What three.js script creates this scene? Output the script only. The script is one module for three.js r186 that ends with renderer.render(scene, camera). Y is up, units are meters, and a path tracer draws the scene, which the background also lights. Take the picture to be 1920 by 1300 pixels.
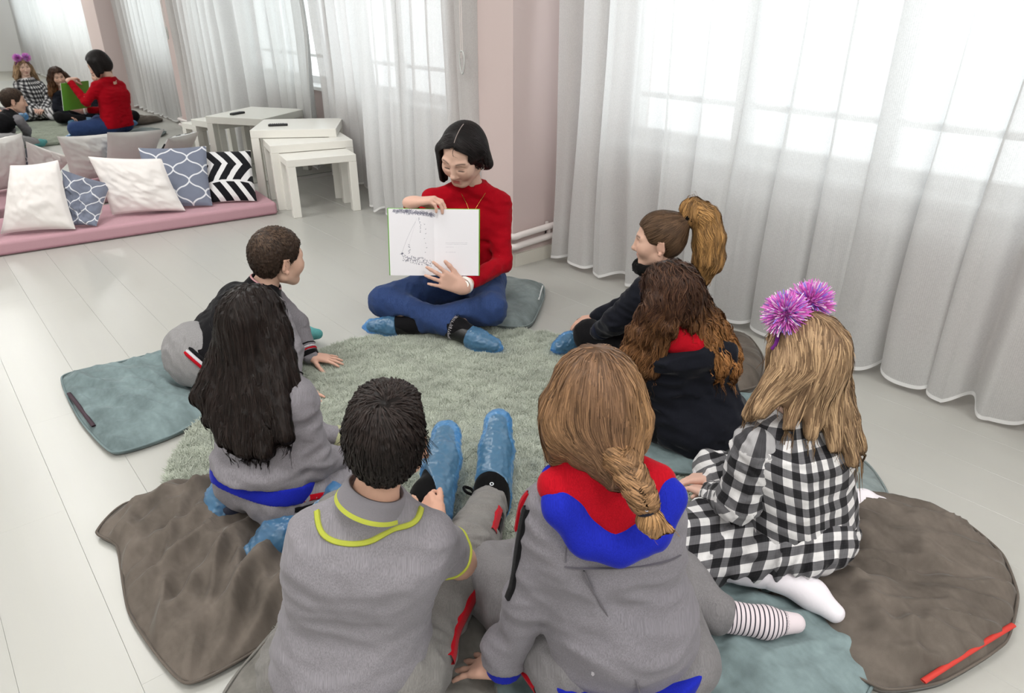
import * as THREE from 'three';
import { mergeGeometries } from 'three/addons/utils/BufferGeometryUtils.js';
import { RoundedBoxGeometry } from 'three/addons/geometries/RoundedBoxGeometry.js';
import { RectAreaLightUniformsLib } from 'three/addons/lights/RectAreaLightUniformsLib.js';
import { createNoise3D, createNoise2D } from 'simplex-noise';

// ------------------------------------------------------------------ camera, sky, lamps, exposure
const scene = new THREE.Scene();
const renderer = new THREE.WebGLRenderer({ antialias: true });
renderer.toneMapping = THREE.LinearToneMapping;
renderer.toneMappingExposure = 1.21;
renderer.shadowMap.enabled = true;
RectAreaLightUniformsLib.init();
const camera = new THREE.PerspectiveCamera(51.96, 1920 / 1300, 0.05, 60);
camera.position.set(0, 1.25, 0);
camera.rotation.order = 'YXZ';
camera.rotation.set(-25.9 * Math.PI / 180, -40.1 * Math.PI / 180, 0);
const SKY = 2.7, LAMP = 2.6;                                    // overcast daylight outside; ceiling panels
scene.background = new THREE.Color(0.93, 0.965, 1.0);
scene.backgroundIntensity = SKY; scene.environmentIntensity = SKY;

// ------------------------------------------------------------------ small helpers
const V = (x, y, z) => new THREE.Vector3(x, y, z);
const A = (a) => a.isVector3 ? a : V(a[0], a[1], a[2]);
const lerp = (a, b, t) => a + (b - a) * t, clamp = (x, a, b) => Math.min(b, Math.max(a, x));
const sstep = (a, b, x) => { const t = clamp((x - a) / (b - a), 0, 1); return t * t * (3 - 2 * t); };
function rng(seed) { let s = seed >>> 0; return () => { s = (s + 0x6d2b79f5) | 0; let t = Math.imul(s ^ (s >>> 15), 1 | s); t = (t + Math.imul(t ^ (t >>> 7), 61 | t)) ^ t; return ((t ^ (t >>> 14)) >>> 0) / 4294967296; }; }
const n3 = createNoise3D(rng(7)), n2 = createNoise2D(rng(11));
const srgb = (hex) => new THREE.Color(hex);
const used = new Map();
function numbered(name) { const n = used.get(name) ?? 0; used.set(name, n + 1); return n ? name + '_' + String(n).padStart(3, '0') : name; }
function mesh(name, geo, mat, parent) {
  const m = new THREE.Mesh(geo, mat); m.name = name; m.castShadow = m.receiveShadow = true;
  if (parent) parent.add(m);
  return m;
}
function thing(name, label, category, pos = [0, 0, 0], turn = 0, group) {
  const o = new THREE.Group(); o.name = numbered(name); o.position.set(...pos); o.rotation.y = turn;
  o.userData = { label, category }; if (group) o.userData.group = group;
  scene.add(o); return o;
}
function struct(name, geo, mat) { const m = geo ? mesh(name, geo, mat, scene) : new THREE.Group(); if (!geo) { m.name = name; scene.add(m); } m.userData.kind = 'structure'; return m; }
const box = (w, h, d, x = 0, y = 0, z = 0) => new THREE.BoxGeometry(w, h, d).translate(x, y, z);
const rbox = (w, h, d, r, x = 0, y = 0, z = 0) => new RoundedBoxGeometry(w, h, d, 3, r).translate(x, y, z);
function boxAB(x0, y0, z0, x1, y1, z1) { return box(x1 - x0, y1 - y0, z1 - z0, (x0 + x1) / 2, (y0 + y1) / 2, (z0 + z1) / 2); }
function tube(pts, r, seg = 24, rad = 8, closed = false) { return new THREE.TubeGeometry(new THREE.CatmullRomCurve3(pts.map(A), closed), seg, r, rad, closed); }
function texture(w, h, fn, color = true) {          // fn(u, v) -> [r, g, b] 0..1 (sRGB when color) or a grey number
  const d = new Uint8Array(w * h * 4);
  for (let y = 0; y < h; y++) for (let x = 0; x < w; x++) {
    const c = fn((x + 0.5) / w, (y + 0.5) / h), o = (y * w + x) * 4;
    for (let k = 0; k < 3; k++) d[o + k] = clamp(Math.round(255 * (c.length ? c[k] : c)), 0, 255);
    d[o + 3] = 255;
  }
  const t = new THREE.DataTexture(d, w, h); t.wrapS = t.wrapT = THREE.RepeatWrapping; t.magFilter = THREE.LinearFilter; t.minFilter = THREE.LinearMipmapLinearFilter;
  t.generateMipmaps = true; if (color) t.colorSpace = THREE.SRGBColorSpace; t.needsUpdate = true; return t;
}
function rep(t, x, y = x) { const c = t.clone(); c.repeat.set(x, y); c.needsUpdate = true; return c; }
// noise that tiles over the unit square
function tiled(f, seed) { return (u, v) => { const a = u * 2 * Math.PI, b = v * 2 * Math.PI, r = f / 6.283; return 0.5 * (n3(Math.cos(a) * r + seed, Math.sin(a) * r, Math.cos(b) * r) + n3(Math.sin(b) * r + seed * 1.7, Math.cos(a) * r + 3, Math.sin(a) * r + 9)); }; }
const std = (o) => new THREE.MeshStandardMaterial(o), phys = (o) => new THREE.MeshPhysicalMaterial(o);

// cloth weave and flecks, tiling
const rw = rng(5);
const fleck = texture(256, 256, () => { const n = 0.86 + 0.14 * (rw() - 0.5) + (rw() < 0.12 ? -0.1 * rw() : 0); return [n, n, n]; });
const weave = texture(128, 128, (u, v) => 0.5 + 0.25 * Math.sin(u * 2 * Math.PI * 32) * Math.sin(v * 2 * Math.PI * 32) + 0.25 * (rw() - 0.5), false);
const nap = (() => { const a = tiled(5, 1), b = tiled(13, 4), c = tiled(40, 8); return texture(512, 512, (u, v) => { const n = 0.86 + 0.1 * a(u, v) + 0.07 * b(u, v) + 0.04 * c(u, v) + 0.03 * (rw() - 0.5); return [n, n, n]; }); })();
const cloth = (color, o = {}) => phys({ color, roughness: 0.92, map: rep(fleck, o.r ?? 6), bumpMap: rep(weave, 22), bumpScale: 0.0004, sheen: o.sheen ?? 0.25, sheenRoughness: 0.6, sheenColor: new THREE.Color(1, 1, 1), specularIntensity: 0.3, side: THREE.DoubleSide });

// ------------------------------------------------------------------ room shell
const XW = 2.72, ZM = -5.3, CEIL = 2.75;                        // window wall, mirror wall, ceiling
const M = {
  wall: std({ color: srgb('#d0bfbc'), roughness: 0.85 }),
  white: std({ color: srgb('#efeeec'), roughness: 0.8 }),
  pvc: std({ color: srgb('#f2f2f2'), roughness: 0.35 }),
  ceiling: std({ color: srgb('#f1f0ee'), roughness: 0.9 }),
  base: std({ color: srgb('#d9d6cb'), roughness: 0.45 }),
  pipe: std({ color: srgb('#e6dfdc'), roughness: 0.4 }),
  mirror: std({ color: new THREE.Color(0.86, 0.875, 0.865), roughness: 0.015, metalness: 1 }),
  edge: std({ color: srgb('#8e9a94'), roughness: 0.3 }),
  glass: phys({ color: new THREE.Color(0.97, 0.985, 0.98), roughness: 0.02, transmission: 1, thickness: 0, ior: 1.45 }),
};
// floor: white laminate planks running towards the mirror
{
  const g = struct('floor');
  g.add(mesh('floor_slab', boxAB(-3.2, -0.14, ZM - 0.1, XW + 0.3, -0.012, 7.7), std({ color: srgb('#c9c6bc'), roughness: 0.8 })));
  const grain = (() => { const a = tiled(4, 3), r2 = rng(9); const rows = Array.from({ length: 256 }, () => r2()); return texture(256, 1024, (u, v) => { const row = rows[Math.floor(u * 255)]; const n = 0.955 + 0.004 * a(u, v) + 0.002 * (row - 0.5); return [n, n, n * 0.985]; }); })();
  const rough = (() => { const a = tiled(6, 12), b = tiled(22, 3); return texture(256, 256, (u, v) => 0.84 + 0.05 * a(u, v) + 0.0 * b(u, v), false); })();
  const mats = [0, 1, 2].map((k) => std({ color: new THREE.Color().setRGB(0.525 - 0.003 * k, 0.522 - 0.003 * k, 0.505 - 0.003 * k), roughness: 0.36, map: rep(grain, 1), roughnessMap: rough }));
  const W = 0.193, L = 1.285, gap = 0.0003, shared = new Map();
  const plank = (len, k) => { const key = len.toFixed(3) + k; if (!shared.has(key)) { const s = new THREE.Shape(); const w = W / 2 - gap / 2, c = 0.0006; s.moveTo(-w, -0.012); s.lineTo(w, -0.012); s.lineTo(w, -c); s.lineTo(w - c, 0); s.lineTo(-w + c, 0); s.lineTo(-w, -c);
    const e = new THREE.ExtrudeGeometry(s, { depth: len - gap, bevelEnabled: false, steps: 1 }); const p = e.attributes.position, uv = e.attributes.uv; for (let i = 0; i < p.count; i++) uv.setXY(i, p.getX(i) / W + 0.5, p.getZ(i) / L + k * 0.37); shared.set(key, e); } return shared.get(key); };
  const rp = rng(21);
  for (let i = 0, x = -3.05; x < XW + 0.05; i++, x += W) {
    let z = ZM - 0.02 - rp() * L;
    while (z < 5.2) { const z0 = Math.max(z, ZM - 0.05), z1 = Math.min(z + L, 5.2), len = z1 - z0; if (len > 0.02) { const k = Math.floor(rp() * 3), m = mesh('plank', plank(len, k), mats[k], g); m.position.set(x + W / 2 + 0.03, 0, z0); } z += L; }
  }
}
struct('ceiling', boxAB(-3.2, CEIL, ZM - 0.2, XW + 0.3, CEIL + 0.15, 7.7), M.ceiling);
struct('wall_left', boxAB(-3.2, -0.1, ZM - 0.2, -3.05, CEIL, 7.7), M.white);
struct('wall_rear', boxAB(-3.2, -0.1, 7.55, XW + 0.3, CEIL, 7.7), M.white);
struct('wall_mirror', boxAB(-3.2, -0.1, ZM - 0.2, XW + 0.3, CEIL, ZM - 0.012), M.white);
// window wall with three openings; each window has a frame, mullions and panes
const SILL = 0.64, HEAD = 2.45, OPEN = [[-5.15, -3.35], [-2.42, -0.55], [0.7, 6.9]];
{
  const parts = [boxAB(XW, -0.1, ZM - 0.2, XW + 0.22, SILL, 7.7), boxAB(XW, HEAD, ZM - 0.2, XW + 0.22, CEIL, 7.7)];
  let z = ZM - 0.2; for (const [a, b] of [...OPEN, [7.7, 7.7]]) { if (a > z) parts.push(boxAB(XW, SILL, z, XW + 0.22, HEAD, a)); z = b; }
  struct('wall_window', mergeGeometries(parts), M.wall);
  OPEN.forEach(([a, b], i) => {
    const g = struct('window_' + (i + 1)), x0 = XW + 0.08, x1 = XW + 0.14, f = 0.055, third = (b - a) / 3;
    const fr = [boxAB(x0, SILL, a, x1, SILL + f, b), boxAB(x0, HEAD - f, a, x1, HEAD, b), boxAB(x0, SILL, a, x1, HEAD, a + f), boxAB(x0, SILL, b - f, x1, HEAD, b)];
    mesh('window_frame', mergeGeometries(fr), M.pvc, g);
    for (let k = 1; k < 3; k++) mesh('mullion', boxAB(x0 - 0.006, SILL, a + third * k - 0.035, x1, HEAD, a + third * k + 0.035), M.pvc, g);
    mesh('transom', boxAB(x0 - 0.004, SILL + 0.2, a + f, x1, SILL + 0.222, b - f), M.pvc, g);
    for (let k = 0; k < 3; k++) mesh('pane', boxAB(x0 + 0.028, SILL + f, a + third * k + 0.03, x0 + 0.032, HEAD - f, a + third * (k + 1) - 0.03), M.glass, g);
    mesh('window_sill', rbox(0.2, 0.03, b - a + 0.06, 0.008, XW + 0.03, SILL - 0.012, (a + b) / 2), M.pvc, g);
  });
}
// two pillars between the windows
struct('wall_pillar', boxAB(2.28, 0, -3.2, XW + 0.02, CEIL, -2.7), M.wall);
struct('wall_pillar_rear', boxAB(2.28, 0, -0.05, XW + 0.02, CEIL, 0.6), M.wall);
// skirting: along the pillars and the window wall
{
  const skirt = (n, x0, z0, x1, z1) => struct('baseboard_' + n, boxAB(x0, 0, z0, x1, 0.07, z1), M.base);
  skirt('pillar_front', 2.262, -3.2, 2.279, -2.684); skirt('pillar_side', 2.2795, -2.7, XW, -2.682);
  skirt('window_left', XW - 0.016, ZM, XW, -3.2); skirt('window_right', XW - 0.016, -2.68, XW, -0.05);
  const rear = struct('baseboard_rear_pillar', boxAB(2.262, 0, -0.05, 2.279, 0.07, 0.6), M.base);
}
// two heating pipes along the foot of the pillar
{
  const t = thing('heating_pipes', 'pair of white painted heating pipes along the foot of the pink pillar', 'pipe', [2.25, 0, -2.69]);
  for (const [y, o] of [[0.172, 0.028], [0.118, 0.028]]) mesh('pipe', tube([[-0.0, y, -0.27], [-0.0, y, -0.06], [-0.0, y, 0.012], [0.012, y + 0.001, o], [0.05, y + 0.004, o], [0.42, y + 0.02, o]], 0.0165, 60, 12), M.pipe, t);
  mesh('clip', mergeGeometries([box(0.012, 0.03, 0.03, 0.25, 0.155, 0.014), box(0.012, 0.10, 0.012, 0.25, 0.155, 0.006)]), M.pipe, t);
}
// radiator under the big window, half seen through the curtain
{
  const t = thing('radiator', 'white ribbed panel radiator under the window, dimly seen through the right curtain', 'radiator', [2.66, 0, -1.45]);
  const ribs = []; for (let i = 0; i < 22; i++) ribs.push(rbox(0.05, 0.42, 0.03, 0.012, 0, 0.33, -0.5 + i * 0.047));
  mesh('ribs', mergeGeometries(ribs), M.pipe, t);
  mesh('header', mergeGeometries([rbox(0.06, 0.04, 1.08, 0.015, 0.005, 0.14, 0), rbox(0.06, 0.04, 1.08, 0.015, 0.005, 0.53, 0)]), M.pipe, t);
  for (const z of [-0.45, 0.45]) mesh('foot', box(0.03, 0.14, 0.03, 0.005, 0.07, z), M.pipe, t);
}
// mirror covering the end wall
{
  const t = thing('wall_mirror_panel', 'large frameless mirror covering the end wall behind the pillows', 'mirror', [0, 0, ZM]);
  mesh('mirror_glass', boxAB(-2.9, 0.03, -0.006, 2.66, 2.5, 0), M.mirror, t);
  mesh('backing', boxAB(-2.905, 0.025, -0.011, 2.665, 2.505, -0.0062), M.edge, t);
}
// ceiling panels
const panelMat = std({ color: 0xffffff, emissive: new THREE.Color(1, 0.985, 0.96), emissiveIntensity: LAMP, roughness: 0.5 });
for (const [x, z] of [[0.35, -4.5], [0.35, -2.6], [0.35, -0.7], [0.35, 1.3], [0.35, 3.3], [-1.6, -3.5], [-1.6, -0.7], [-1.6, 1.7], [1.7, 1.0], [1.7, 3.3]]) {
  const t = thing('ceiling_light', 'square white ceiling light panel above the frame', 'ceiling light', [x, CEIL, z], 0, 'ceiling light panels');
  mesh('frame', mergeGeometries([box(0.62, 0.03, 0.02, 0, -0.015, 0.3), box(0.62, 0.03, 0.02, 0, -0.015, -0.3), box(0.02, 0.03, 0.58, 0.3, -0.015, 0), box(0.02, 0.03, 0.58, -0.3, -0.015, 0)]), M.pvc, t);
  mesh('light_diffuser', box(0.58, 0.01, 0.58, 0, -0.012, 0), panelMat, t);
  const l = new THREE.RectAreaLight(new THREE.Color(1, 0.985, 0.96), LAMP * 6, 0.56, 0.56); l.name = 'panel_light'; l.position.set(0, -0.022, 0); l.rotation.x = -Math.PI / 2; t.add(l);
}
// ------------------------------------------------------------------ curtains
const sheerTex = texture(128, 128, (u, v) => { const n = 0.93 + 0.05 * (rw() - 0.5) + 0.02 * Math.sin(u * 402) ; return [n, n, n]; });
const sheer = phys({ color: new THREE.Color(0.93, 0.93, 0.925), roughness: 0.86, transmission: 0.52, thickness: 0, specularIntensity: 0.1, map: rep(sheerTex, 3), side: THREE.DoubleSide });
const hemMat = phys({ color: new THREE.Color(0.95, 0.95, 0.945), roughness: 0.95, transmission: 0.3, thickness: 0, specularIntensity: 0.1, side: THREE.DoubleSide });
function curtain(label, X0, z0, z1, o) {
  const t = thing('curtain', label, 'curtain', [X0, 0, (z0 + z1) / 2], 0), zc = (z0 + z1) / 2, top = o.top ?? 2.62, bot = o.bottom ?? 0.035, rc = rng(o.seed);
  const phases = [0]; while (phases[phases.length - 1] < z1 - z0) phases.push(phases[phases.length - 1] + lerp(o.fold[0], o.fold[1], rc()));
  const amp = phases.map(() => lerp(0.6, 1.25, rc())), lean = phases.map(() => lerp(-1, 1, rc()));
  const cols = 600, rows = 26, pos = [], uv = [], idx = [], hemPos = [], hemIdx = [], hemUv = [];
  const at = (s, v) => {                                       // s along 0..1, v 0 at the bottom .. 1 at the top
    const d = s * (z1 - z0); let k = 0; while (k < phases.length - 2 && phases[k + 1] < d) k++;
    const f = (d - phases[k]) / (phases[k + 1] - phases[k]), w = phases[k + 1] - phases[k], open = 1 - 0.45 * v, ph = f * 2 * Math.PI;
    const x = o.amp * lerp(amp[k], amp[(k + 1) % amp.length], sstep(0, 1, f)) * open * (-Math.cos(ph) + 0.28 * Math.cos(2 * ph + lean[k])) + 0.016 * (1 - v) * n2(d * 5 + o.seed, v * 1.6);
    const z = d + 0.30 * w * open * Math.sin(ph) * (0.5 + 0.5 * lean[k]) + 0.035 * (1 - v) * n2(d * 2.3 + o.seed * 2, v * 1.2 + 4) + (o.sway ? o.sway(s, v) : 0);
    const yy = lerp(bot, top, v), push = o.push ? o.push(d + z0, yy) : 0;
    const y = lerp(bot + 0.012 * n2(d * 6 + 7, o.seed) - 0.012 * Math.cos(ph), top, v);
    return [x + push, y, z + z0 - zc];
  };
  for (let j = 0; j <= rows; j++) for (let i = 0; i <= cols; i++) { const s = i / cols, v = j / rows; pos.push(...at(s, v)); uv.push(s * (z1 - z0) * 1.6, v * (top - bot)); }
  for (let j = 0; j < rows; j++) for (let i = 0; i < cols; i++) { const a = j * (cols + 1) + i, b = a + cols + 1; idx.push(a, b, a + 1, a + 1, b, b + 1); }
  const g = new THREE.BufferGeometry(); g.setAttribute('position', new THREE.Float32BufferAttribute(pos, 3)); g.setAttribute('uv', new THREE.Float32BufferAttribute(uv, 2)); g.setIndex(idx); g.computeVertexNormals();
  mesh('sheer_panel', g, sheer, t);
  const hv = (o.hem ?? 0.014) / (top - bot);
  for (let j = 0; j <= 1; j++) for (let i = 0; i <= cols; i++) { const p = at(i / cols, j * hv); hemPos.push(p[0] - 0.0012, p[1] - 0.001, p[2]); hemUv.push(i / cols, j); }
  for (let i = 0; i < cols; i++) hemIdx.push(i, i + cols + 1, i + 1, i + 1, i + cols + 1, i + cols + 2);
  const h = new THREE.BufferGeometry(); h.setAttribute('position', new THREE.Float32BufferAttribute(hemPos, 3)); h.setAttribute('uv', new THREE.Float32BufferAttribute(hemUv, 2)); h.setIndex(hemIdx); h.computeVertexNormals();
  mesh('hem', h, hemMat, t);
  mesh('curtain_rail', boxAB(-0.02, top - 0.01, z0 - zc - 0.02, 0.02, top + 0.03, z1 - zc + 0.02), M.pvc, t);
  return t;
}
curtain('long white sheer curtain covering the large window on the right', 2.5, -2.62, -0.02, { seed: 3, fold: [0.13, 0.26], amp: 0.036 });
curtain('long white sheer curtain behind the nested tables, beside the pink pillar', 2.26, -5.25, -2.98, { seed: 8, fold: [0.11, 0.2], amp: 0.03, push: (z, y) => 0.29 * sstep(-4.0, -4.6, z) * lerp(1, 0.82, sstep(0.6, 2.6, y)), sway: (s, v) => 0.07 * Math.pow(1 - s, 6) * sstep(0.42, 0.22, v) * 0.8 + 0.0 });
curtain('white sheer curtain on the window behind the photographer, seen only in the mirror', 2.4, 0.62, 7.2, { seed: 13, fold: [0.13, 0.25], amp: 0.034 });
// roller blind chain at the edge of the left curtain
{
  const t = thing('blind_chain', 'thin white blind cord with a clear pull hanging beside the pillar', 'blind cord', [2.205, 0, -2.995]);
  mesh('cord', mergeGeometries([tube([[0, 1.02, 0.006], [0, 1.8, 0.006], [0, 2.6, 0.006]], 0.0022, 20, 6), tube([[0, 1.0, -0.008], [0, 1.8, -0.006], [0, 2.6, -0.006]], 0.0022, 20, 6)]), M.pipe, t);
  mesh('pull', tube([[0, 1.035, 0], [0, 1.02, 0.016], [0, 0.97, 0.017], [0, 0.93, 0], [0, 0.97, -0.017], [0, 1.02, -0.016]], 0.0045, 40, 8, true), std({ color: srgb('#c9ccca'), roughness: 0.3 }), t);
}
// ------------------------------------------------------------------ nested tables, remote
const tableMat = std({ color: srgb('#f1efe8'), roughness: 0.32 });
function table(label, ax, az, dx, dz, w, d, h, thick) {         // near-left corner, unit vector along the near edge
  const t = thing('side_table', label, 'table', [ax + dx * w / 2 + dz * d / 2, 0, az + dz * w / 2 - dx * d / 2], -Math.atan2(dz, dx), 'nested white side tables');
  mesh('tabletop', rbox(w, thick, d, 0.004, 0, h - thick / 2, 0), tableMat, t);
  for (const [sx, sz] of [[-1, -1], [1, -1], [-1, 1], [1, 1]]) mesh('leg', rbox(0.052, h - thick, 0.052, 0.003, sx * (w / 2 - 0.026), (h - thick) / 2, sz * (d / 2 - 0.026)), tableMat, t);
  return t;
}
{
  const l = Math.hypot(0.473, 0.308), u = [0.473 / l, 0.308 / l];
  table('largest and topmost of the three nested white side tables, with the remote on it', 1.815, -4.874, u[0], u[1], 0.565, 0.5, 0.475, 0.053);
  const l2 = Math.hypot(0.49, 0.125), u2 = [0.49 / l2, 0.125 / l2];
  table('middle white side table of the nest, sticking out to the right by the curtain', 1.806, -4.543, u2[0], u2[1], 0.535, 0.36, 0.419, 0.05);
  table('lowest white side table of the nest, its front leg nearest the viewer', 1.80, -4.30, 0.976, 0.218, 0.44, 0.27, 0.366, 0.045);
  const r = thing('remote_control', 'black remote control lying on the topmost white table', 'remote', [2.04, 0.4752, -4.93], -0.43);
  mesh('body', rbox(0.13, 0.014, 0.034, 0.006, 0, 0.007, 0), std({ color: srgb('#1b1b1d'), roughness: 0.4 }), r);
  const bt = []; for (let i = 0; i < 7; i++) for (let k = 0; k < 2; k++) bt.push(rbox(0.009, 0.003, 0.008, 0.001, -0.05 + i * 0.014, 0.0145, -0.008 + k * 0.016));
  mesh('buttons', mergeGeometries(bt), std({ color: srgb('#55565a'), roughness: 0.5 }), r);
}
// ------------------------------------------------------------------ pink mat along the mirror
{
  const t = thing('floor_mattress', 'long thin pink floor mattress lying along the mirror', 'mattress', [0.55, 0, -4.87], -0.10);
  const g = new RoundedBoxGeometry(2.5, 0.08, 0.58, 6, 0.022).translate(0, 0.0405, 0), p = g.attributes.position;
  for (let i = 0; i < p.count; i++) if (p.getY(i) > 0.05) p.setY(i, p.getY(i) + 0.004 * n2(p.getX(i) * 3, p.getZ(i) * 4));
  g.computeVertexNormals();
  mesh('cover', g, cloth(srgb('#e3b4bf'), { sheen: 0.3 }), t);
  mesh('seam', mergeGeometries([tube([[-1.24, 0.014, 0.291], [1.238, 0.014, 0.291]], 0.002, 60, 5), tube([[1.251, 0.014, 0.28], [1.251, 0.014, -0.28]], 0.002, 20, 5)]), cloth(srgb('#c492a0')), t);
}
// ------------------------------------------------------------------ scatter cushions leaning on the mirror
function canvasTex(w, h, draw) { const c = document.createElement('canvas'); c.width = w; c.height = h; draw(c.getContext('2d'), w, h); const t = new THREE.CanvasTexture(c); t.colorSpace = THREE.SRGBColorSpace; return t; }
const trellis = canvasTex(1024, 1024, (g, w, h) => {
  g.fillStyle = '#7d8394'; g.fillRect(0, 0, w, h); g.strokeStyle = '#e4e5ea'; g.lineWidth = 24; g.lineJoin = 'round';
  const a = w / 2.15, b = h / 2.5;                               // ogee lattice: mirrored wavy lines that meet
  const wave = (x0, s) => { g.beginPath(); for (let i = 0; i <= 400; i++) { const y = -b + (h + 2 * b) * i / 400, t = (y / b) * 2 * Math.PI; const x = x0 + s * (a * 0.5) * (0.5 - 0.5 * Math.sign(Math.cos(t)) * Math.pow(Math.abs(Math.cos(t)), 0.75)) ; i ? g.lineTo(x, y) : g.moveTo(x, y); } g.stroke(); };
  for (let k = -2; k < 8; k++) { wave(k * a, 1); wave(k * a, -1); }
});
const chevron = canvasTex(1024, 1024, (g, w, h) => {
  g.fillStyle = '#e6e5e6'; g.fillRect(0, 0, w, h); g.fillStyle = '#17171c';
  const p = w / 3.4, rh = h / 2.9, sl = rh * 0.72, bw = p * 0.58;  // strips of slanting bars; two strips meet in an arrowhead, the next pair is shifted
  for (let r = -1; r < 6; r++) for (let c = -3; c < 6; c++) {
    const x = c * p + (Math.floor((r + 8) / 2) % 2 ? p * 0.5 : 0), y = r * rh, a = (r + 8) % 2 === 0, e = a ? 0.05 * rh : 0;
    g.beginPath(); if (a) { g.moveTo(x, y + e); g.lineTo(x + bw, y + e); g.lineTo(x + bw + sl, y + rh); g.lineTo(x + sl, y + rh); } else { g.moveTo(x + sl, y); g.lineTo(x + bw + sl, y); g.lineTo(x + bw, y + rh * 0.95); g.lineTo(x, y + rh * 0.95); }
    g.closePath(); g.fill();
  }
});
const cushionCloth = (o) => phys({ roughness: 0.9, bumpMap: rep(weave, 14), bumpScale: 0.0004, sheen: 0.2, sheenColor: new THREE.Color(1, 1, 1), specularIntensity: 0.3, ...o });
// a cushion from four corners (bottom left, bottom right, top right, top left) with a swollen front and back
function cushion(label, c, thick, front, back, o = {}) {
  const [bl, br, tr, tl] = c.map(A), ctr = V(0, 0, 0).add(bl).add(br).add(tr).add(tl).multiplyScalar(0.25), base = V(ctr.x, 0, ctr.z);
  const nrm = V().crossVectors(V().subVectors(br, bl), V().subVectors(tl, bl)).normalize();
  const t = thing('cushion', label, 'cushion', [base.x, 0, base.z], 0), N = 36;
  const side = (s) => {
    const pos = [], uv = [], idx = [];
    for (let j = 0; j <= N; j++) for (let i = 0; i <= N; i++) {
      const u = i / N, v = j / N, e = Math.sin(Math.PI * u) * Math.sin(Math.PI * v), pin = 0.05 * (Math.sin(Math.PI * u) * (v - 0.5) * -1), pin2 = 0.05 * (Math.sin(Math.PI * v) * (u - 0.5) * -1);
      const uu = u + pin2, vv = v + pin;
      const p = V(0, 0, 0).addScaledVector(bl, (1 - uu) * (1 - vv)).addScaledVector(br, uu * (1 - vv)).addScaledVector(tr, uu * vv).addScaledVector(tl, (1 - uu) * vv);
      const w = (o.wrinkle ?? 0.006) * Math.pow(e, 0.3) * (n3(u * 3.2 + o.seed, v * 3.2, s * 2) + 0.6 * n3(u * 7 + v * 4, v * 7 - u * 3, o.seed + s));
      p.addScaledVector(nrm, s * (thick * Math.pow(e, 0.42) * (1 + 0.35 * (0.5 - v) * (o.slump ?? 0.6)) + (e > 0.001 ? w : 0)));
      if (o.warp) o.warp(p, u, v, s);
      pos.push(p.x - base.x, Math.max(p.y, o.floor ?? 0.084), p.z - base.z); uv.push(u, v);
    }
    for (let j = 0; j < N; j++) for (let i = 0; i < N; i++) { const a = j * (N + 1) + i, b = a + N + 1; s > 0 ? idx.push(a, a + 1, b, a + 1, b + 1, b) : idx.push(a, b, a + 1, a + 1, b, b + 1); }
    const g = new THREE.BufferGeometry(); g.setAttribute('position', new THREE.Float32BufferAttribute(pos, 3)); g.setAttribute('uv', new THREE.Float32BufferAttribute(uv, 2)); g.setIndex(idx); g.computeVertexNormals(); return g;
  };
  mesh('front', side(1), front, t); mesh('back', side(-1), back, t);
  const rim = []; for (const [p, q] of [[bl, br], [br, tr], [tr, tl], [tl, bl]]) for (let i = 0; i < 12; i++) { const f = i / 12; rim.push([f, p, q]); }
  return t;
}
const offwhite = cushionCloth({ color: srgb('#f1ece9') }), greyT = cushionCloth({ color: 0xffffff, map: trellis }), chev = cushionCloth({ color: 0xffffff, map: chevron });
cushion('white cushion with a black printed corner at the left edge of the photo', [[-0.09, 0.09, -4.76], [0.27, 0.09, -4.66], [0.30, 0.36, -4.80], [-0.06, 0.40, -4.95]], 0.06, offwhite, chev, { seed: 1 });
cushion('large plain white cushion, leftmost of the two plain ones on the mattress', [[0.29, 0.09, -4.74], [0.63, 0.09, -4.58], [0.655, 0.455, -4.70], [0.435, 0.438, -4.80]], 0.075, offwhite, offwhite, { seed: 4, wrinkle: 0.009 });
cushion('crumpled grey cushion with a white lattice print, its corner folded over', [[0.61, 0.09, -4.67], [0.735, 0.09, -4.57], [0.90, 0.27, -4.78], [0.66, 0.40, -4.72]], 0.055, greyT, offwhite, { seed: 9, wrinkle: 0.018, slump: 0 });
cushion('plain white cushion with a sagging creased front, beside the tall grey one', [[0.866, 0.09, -4.77], [1.235, 0.09, -4.585], [1.19, 0.395, -4.70], [0.83, 0.43, -4.85]], 0.07, offwhite, offwhite, { seed: 15, wrinkle: 0.012 });
cushion('tall grey cushion with a white lattice print, beside the black and white one', [[1.07, 0.09, -4.73], [1.405, 0.09, -4.60], [1.515, 0.41, -4.86], [1.125, 0.435, -4.92]], 0.05, greyT, offwhite, { seed: 21, wrinkle: 0.004 });
cushion('black and white zigzag cushion at the end of the mattress by the tables', [[1.41, 0.09, -4.68], [1.665, 0.09, -4.53], [1.775, 0.36, -4.80], [1.50, 0.36, -4.97]], 0.06, chev, offwhite, { seed: 27, wrinkle: 0.004, slump: 0.9 });
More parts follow.
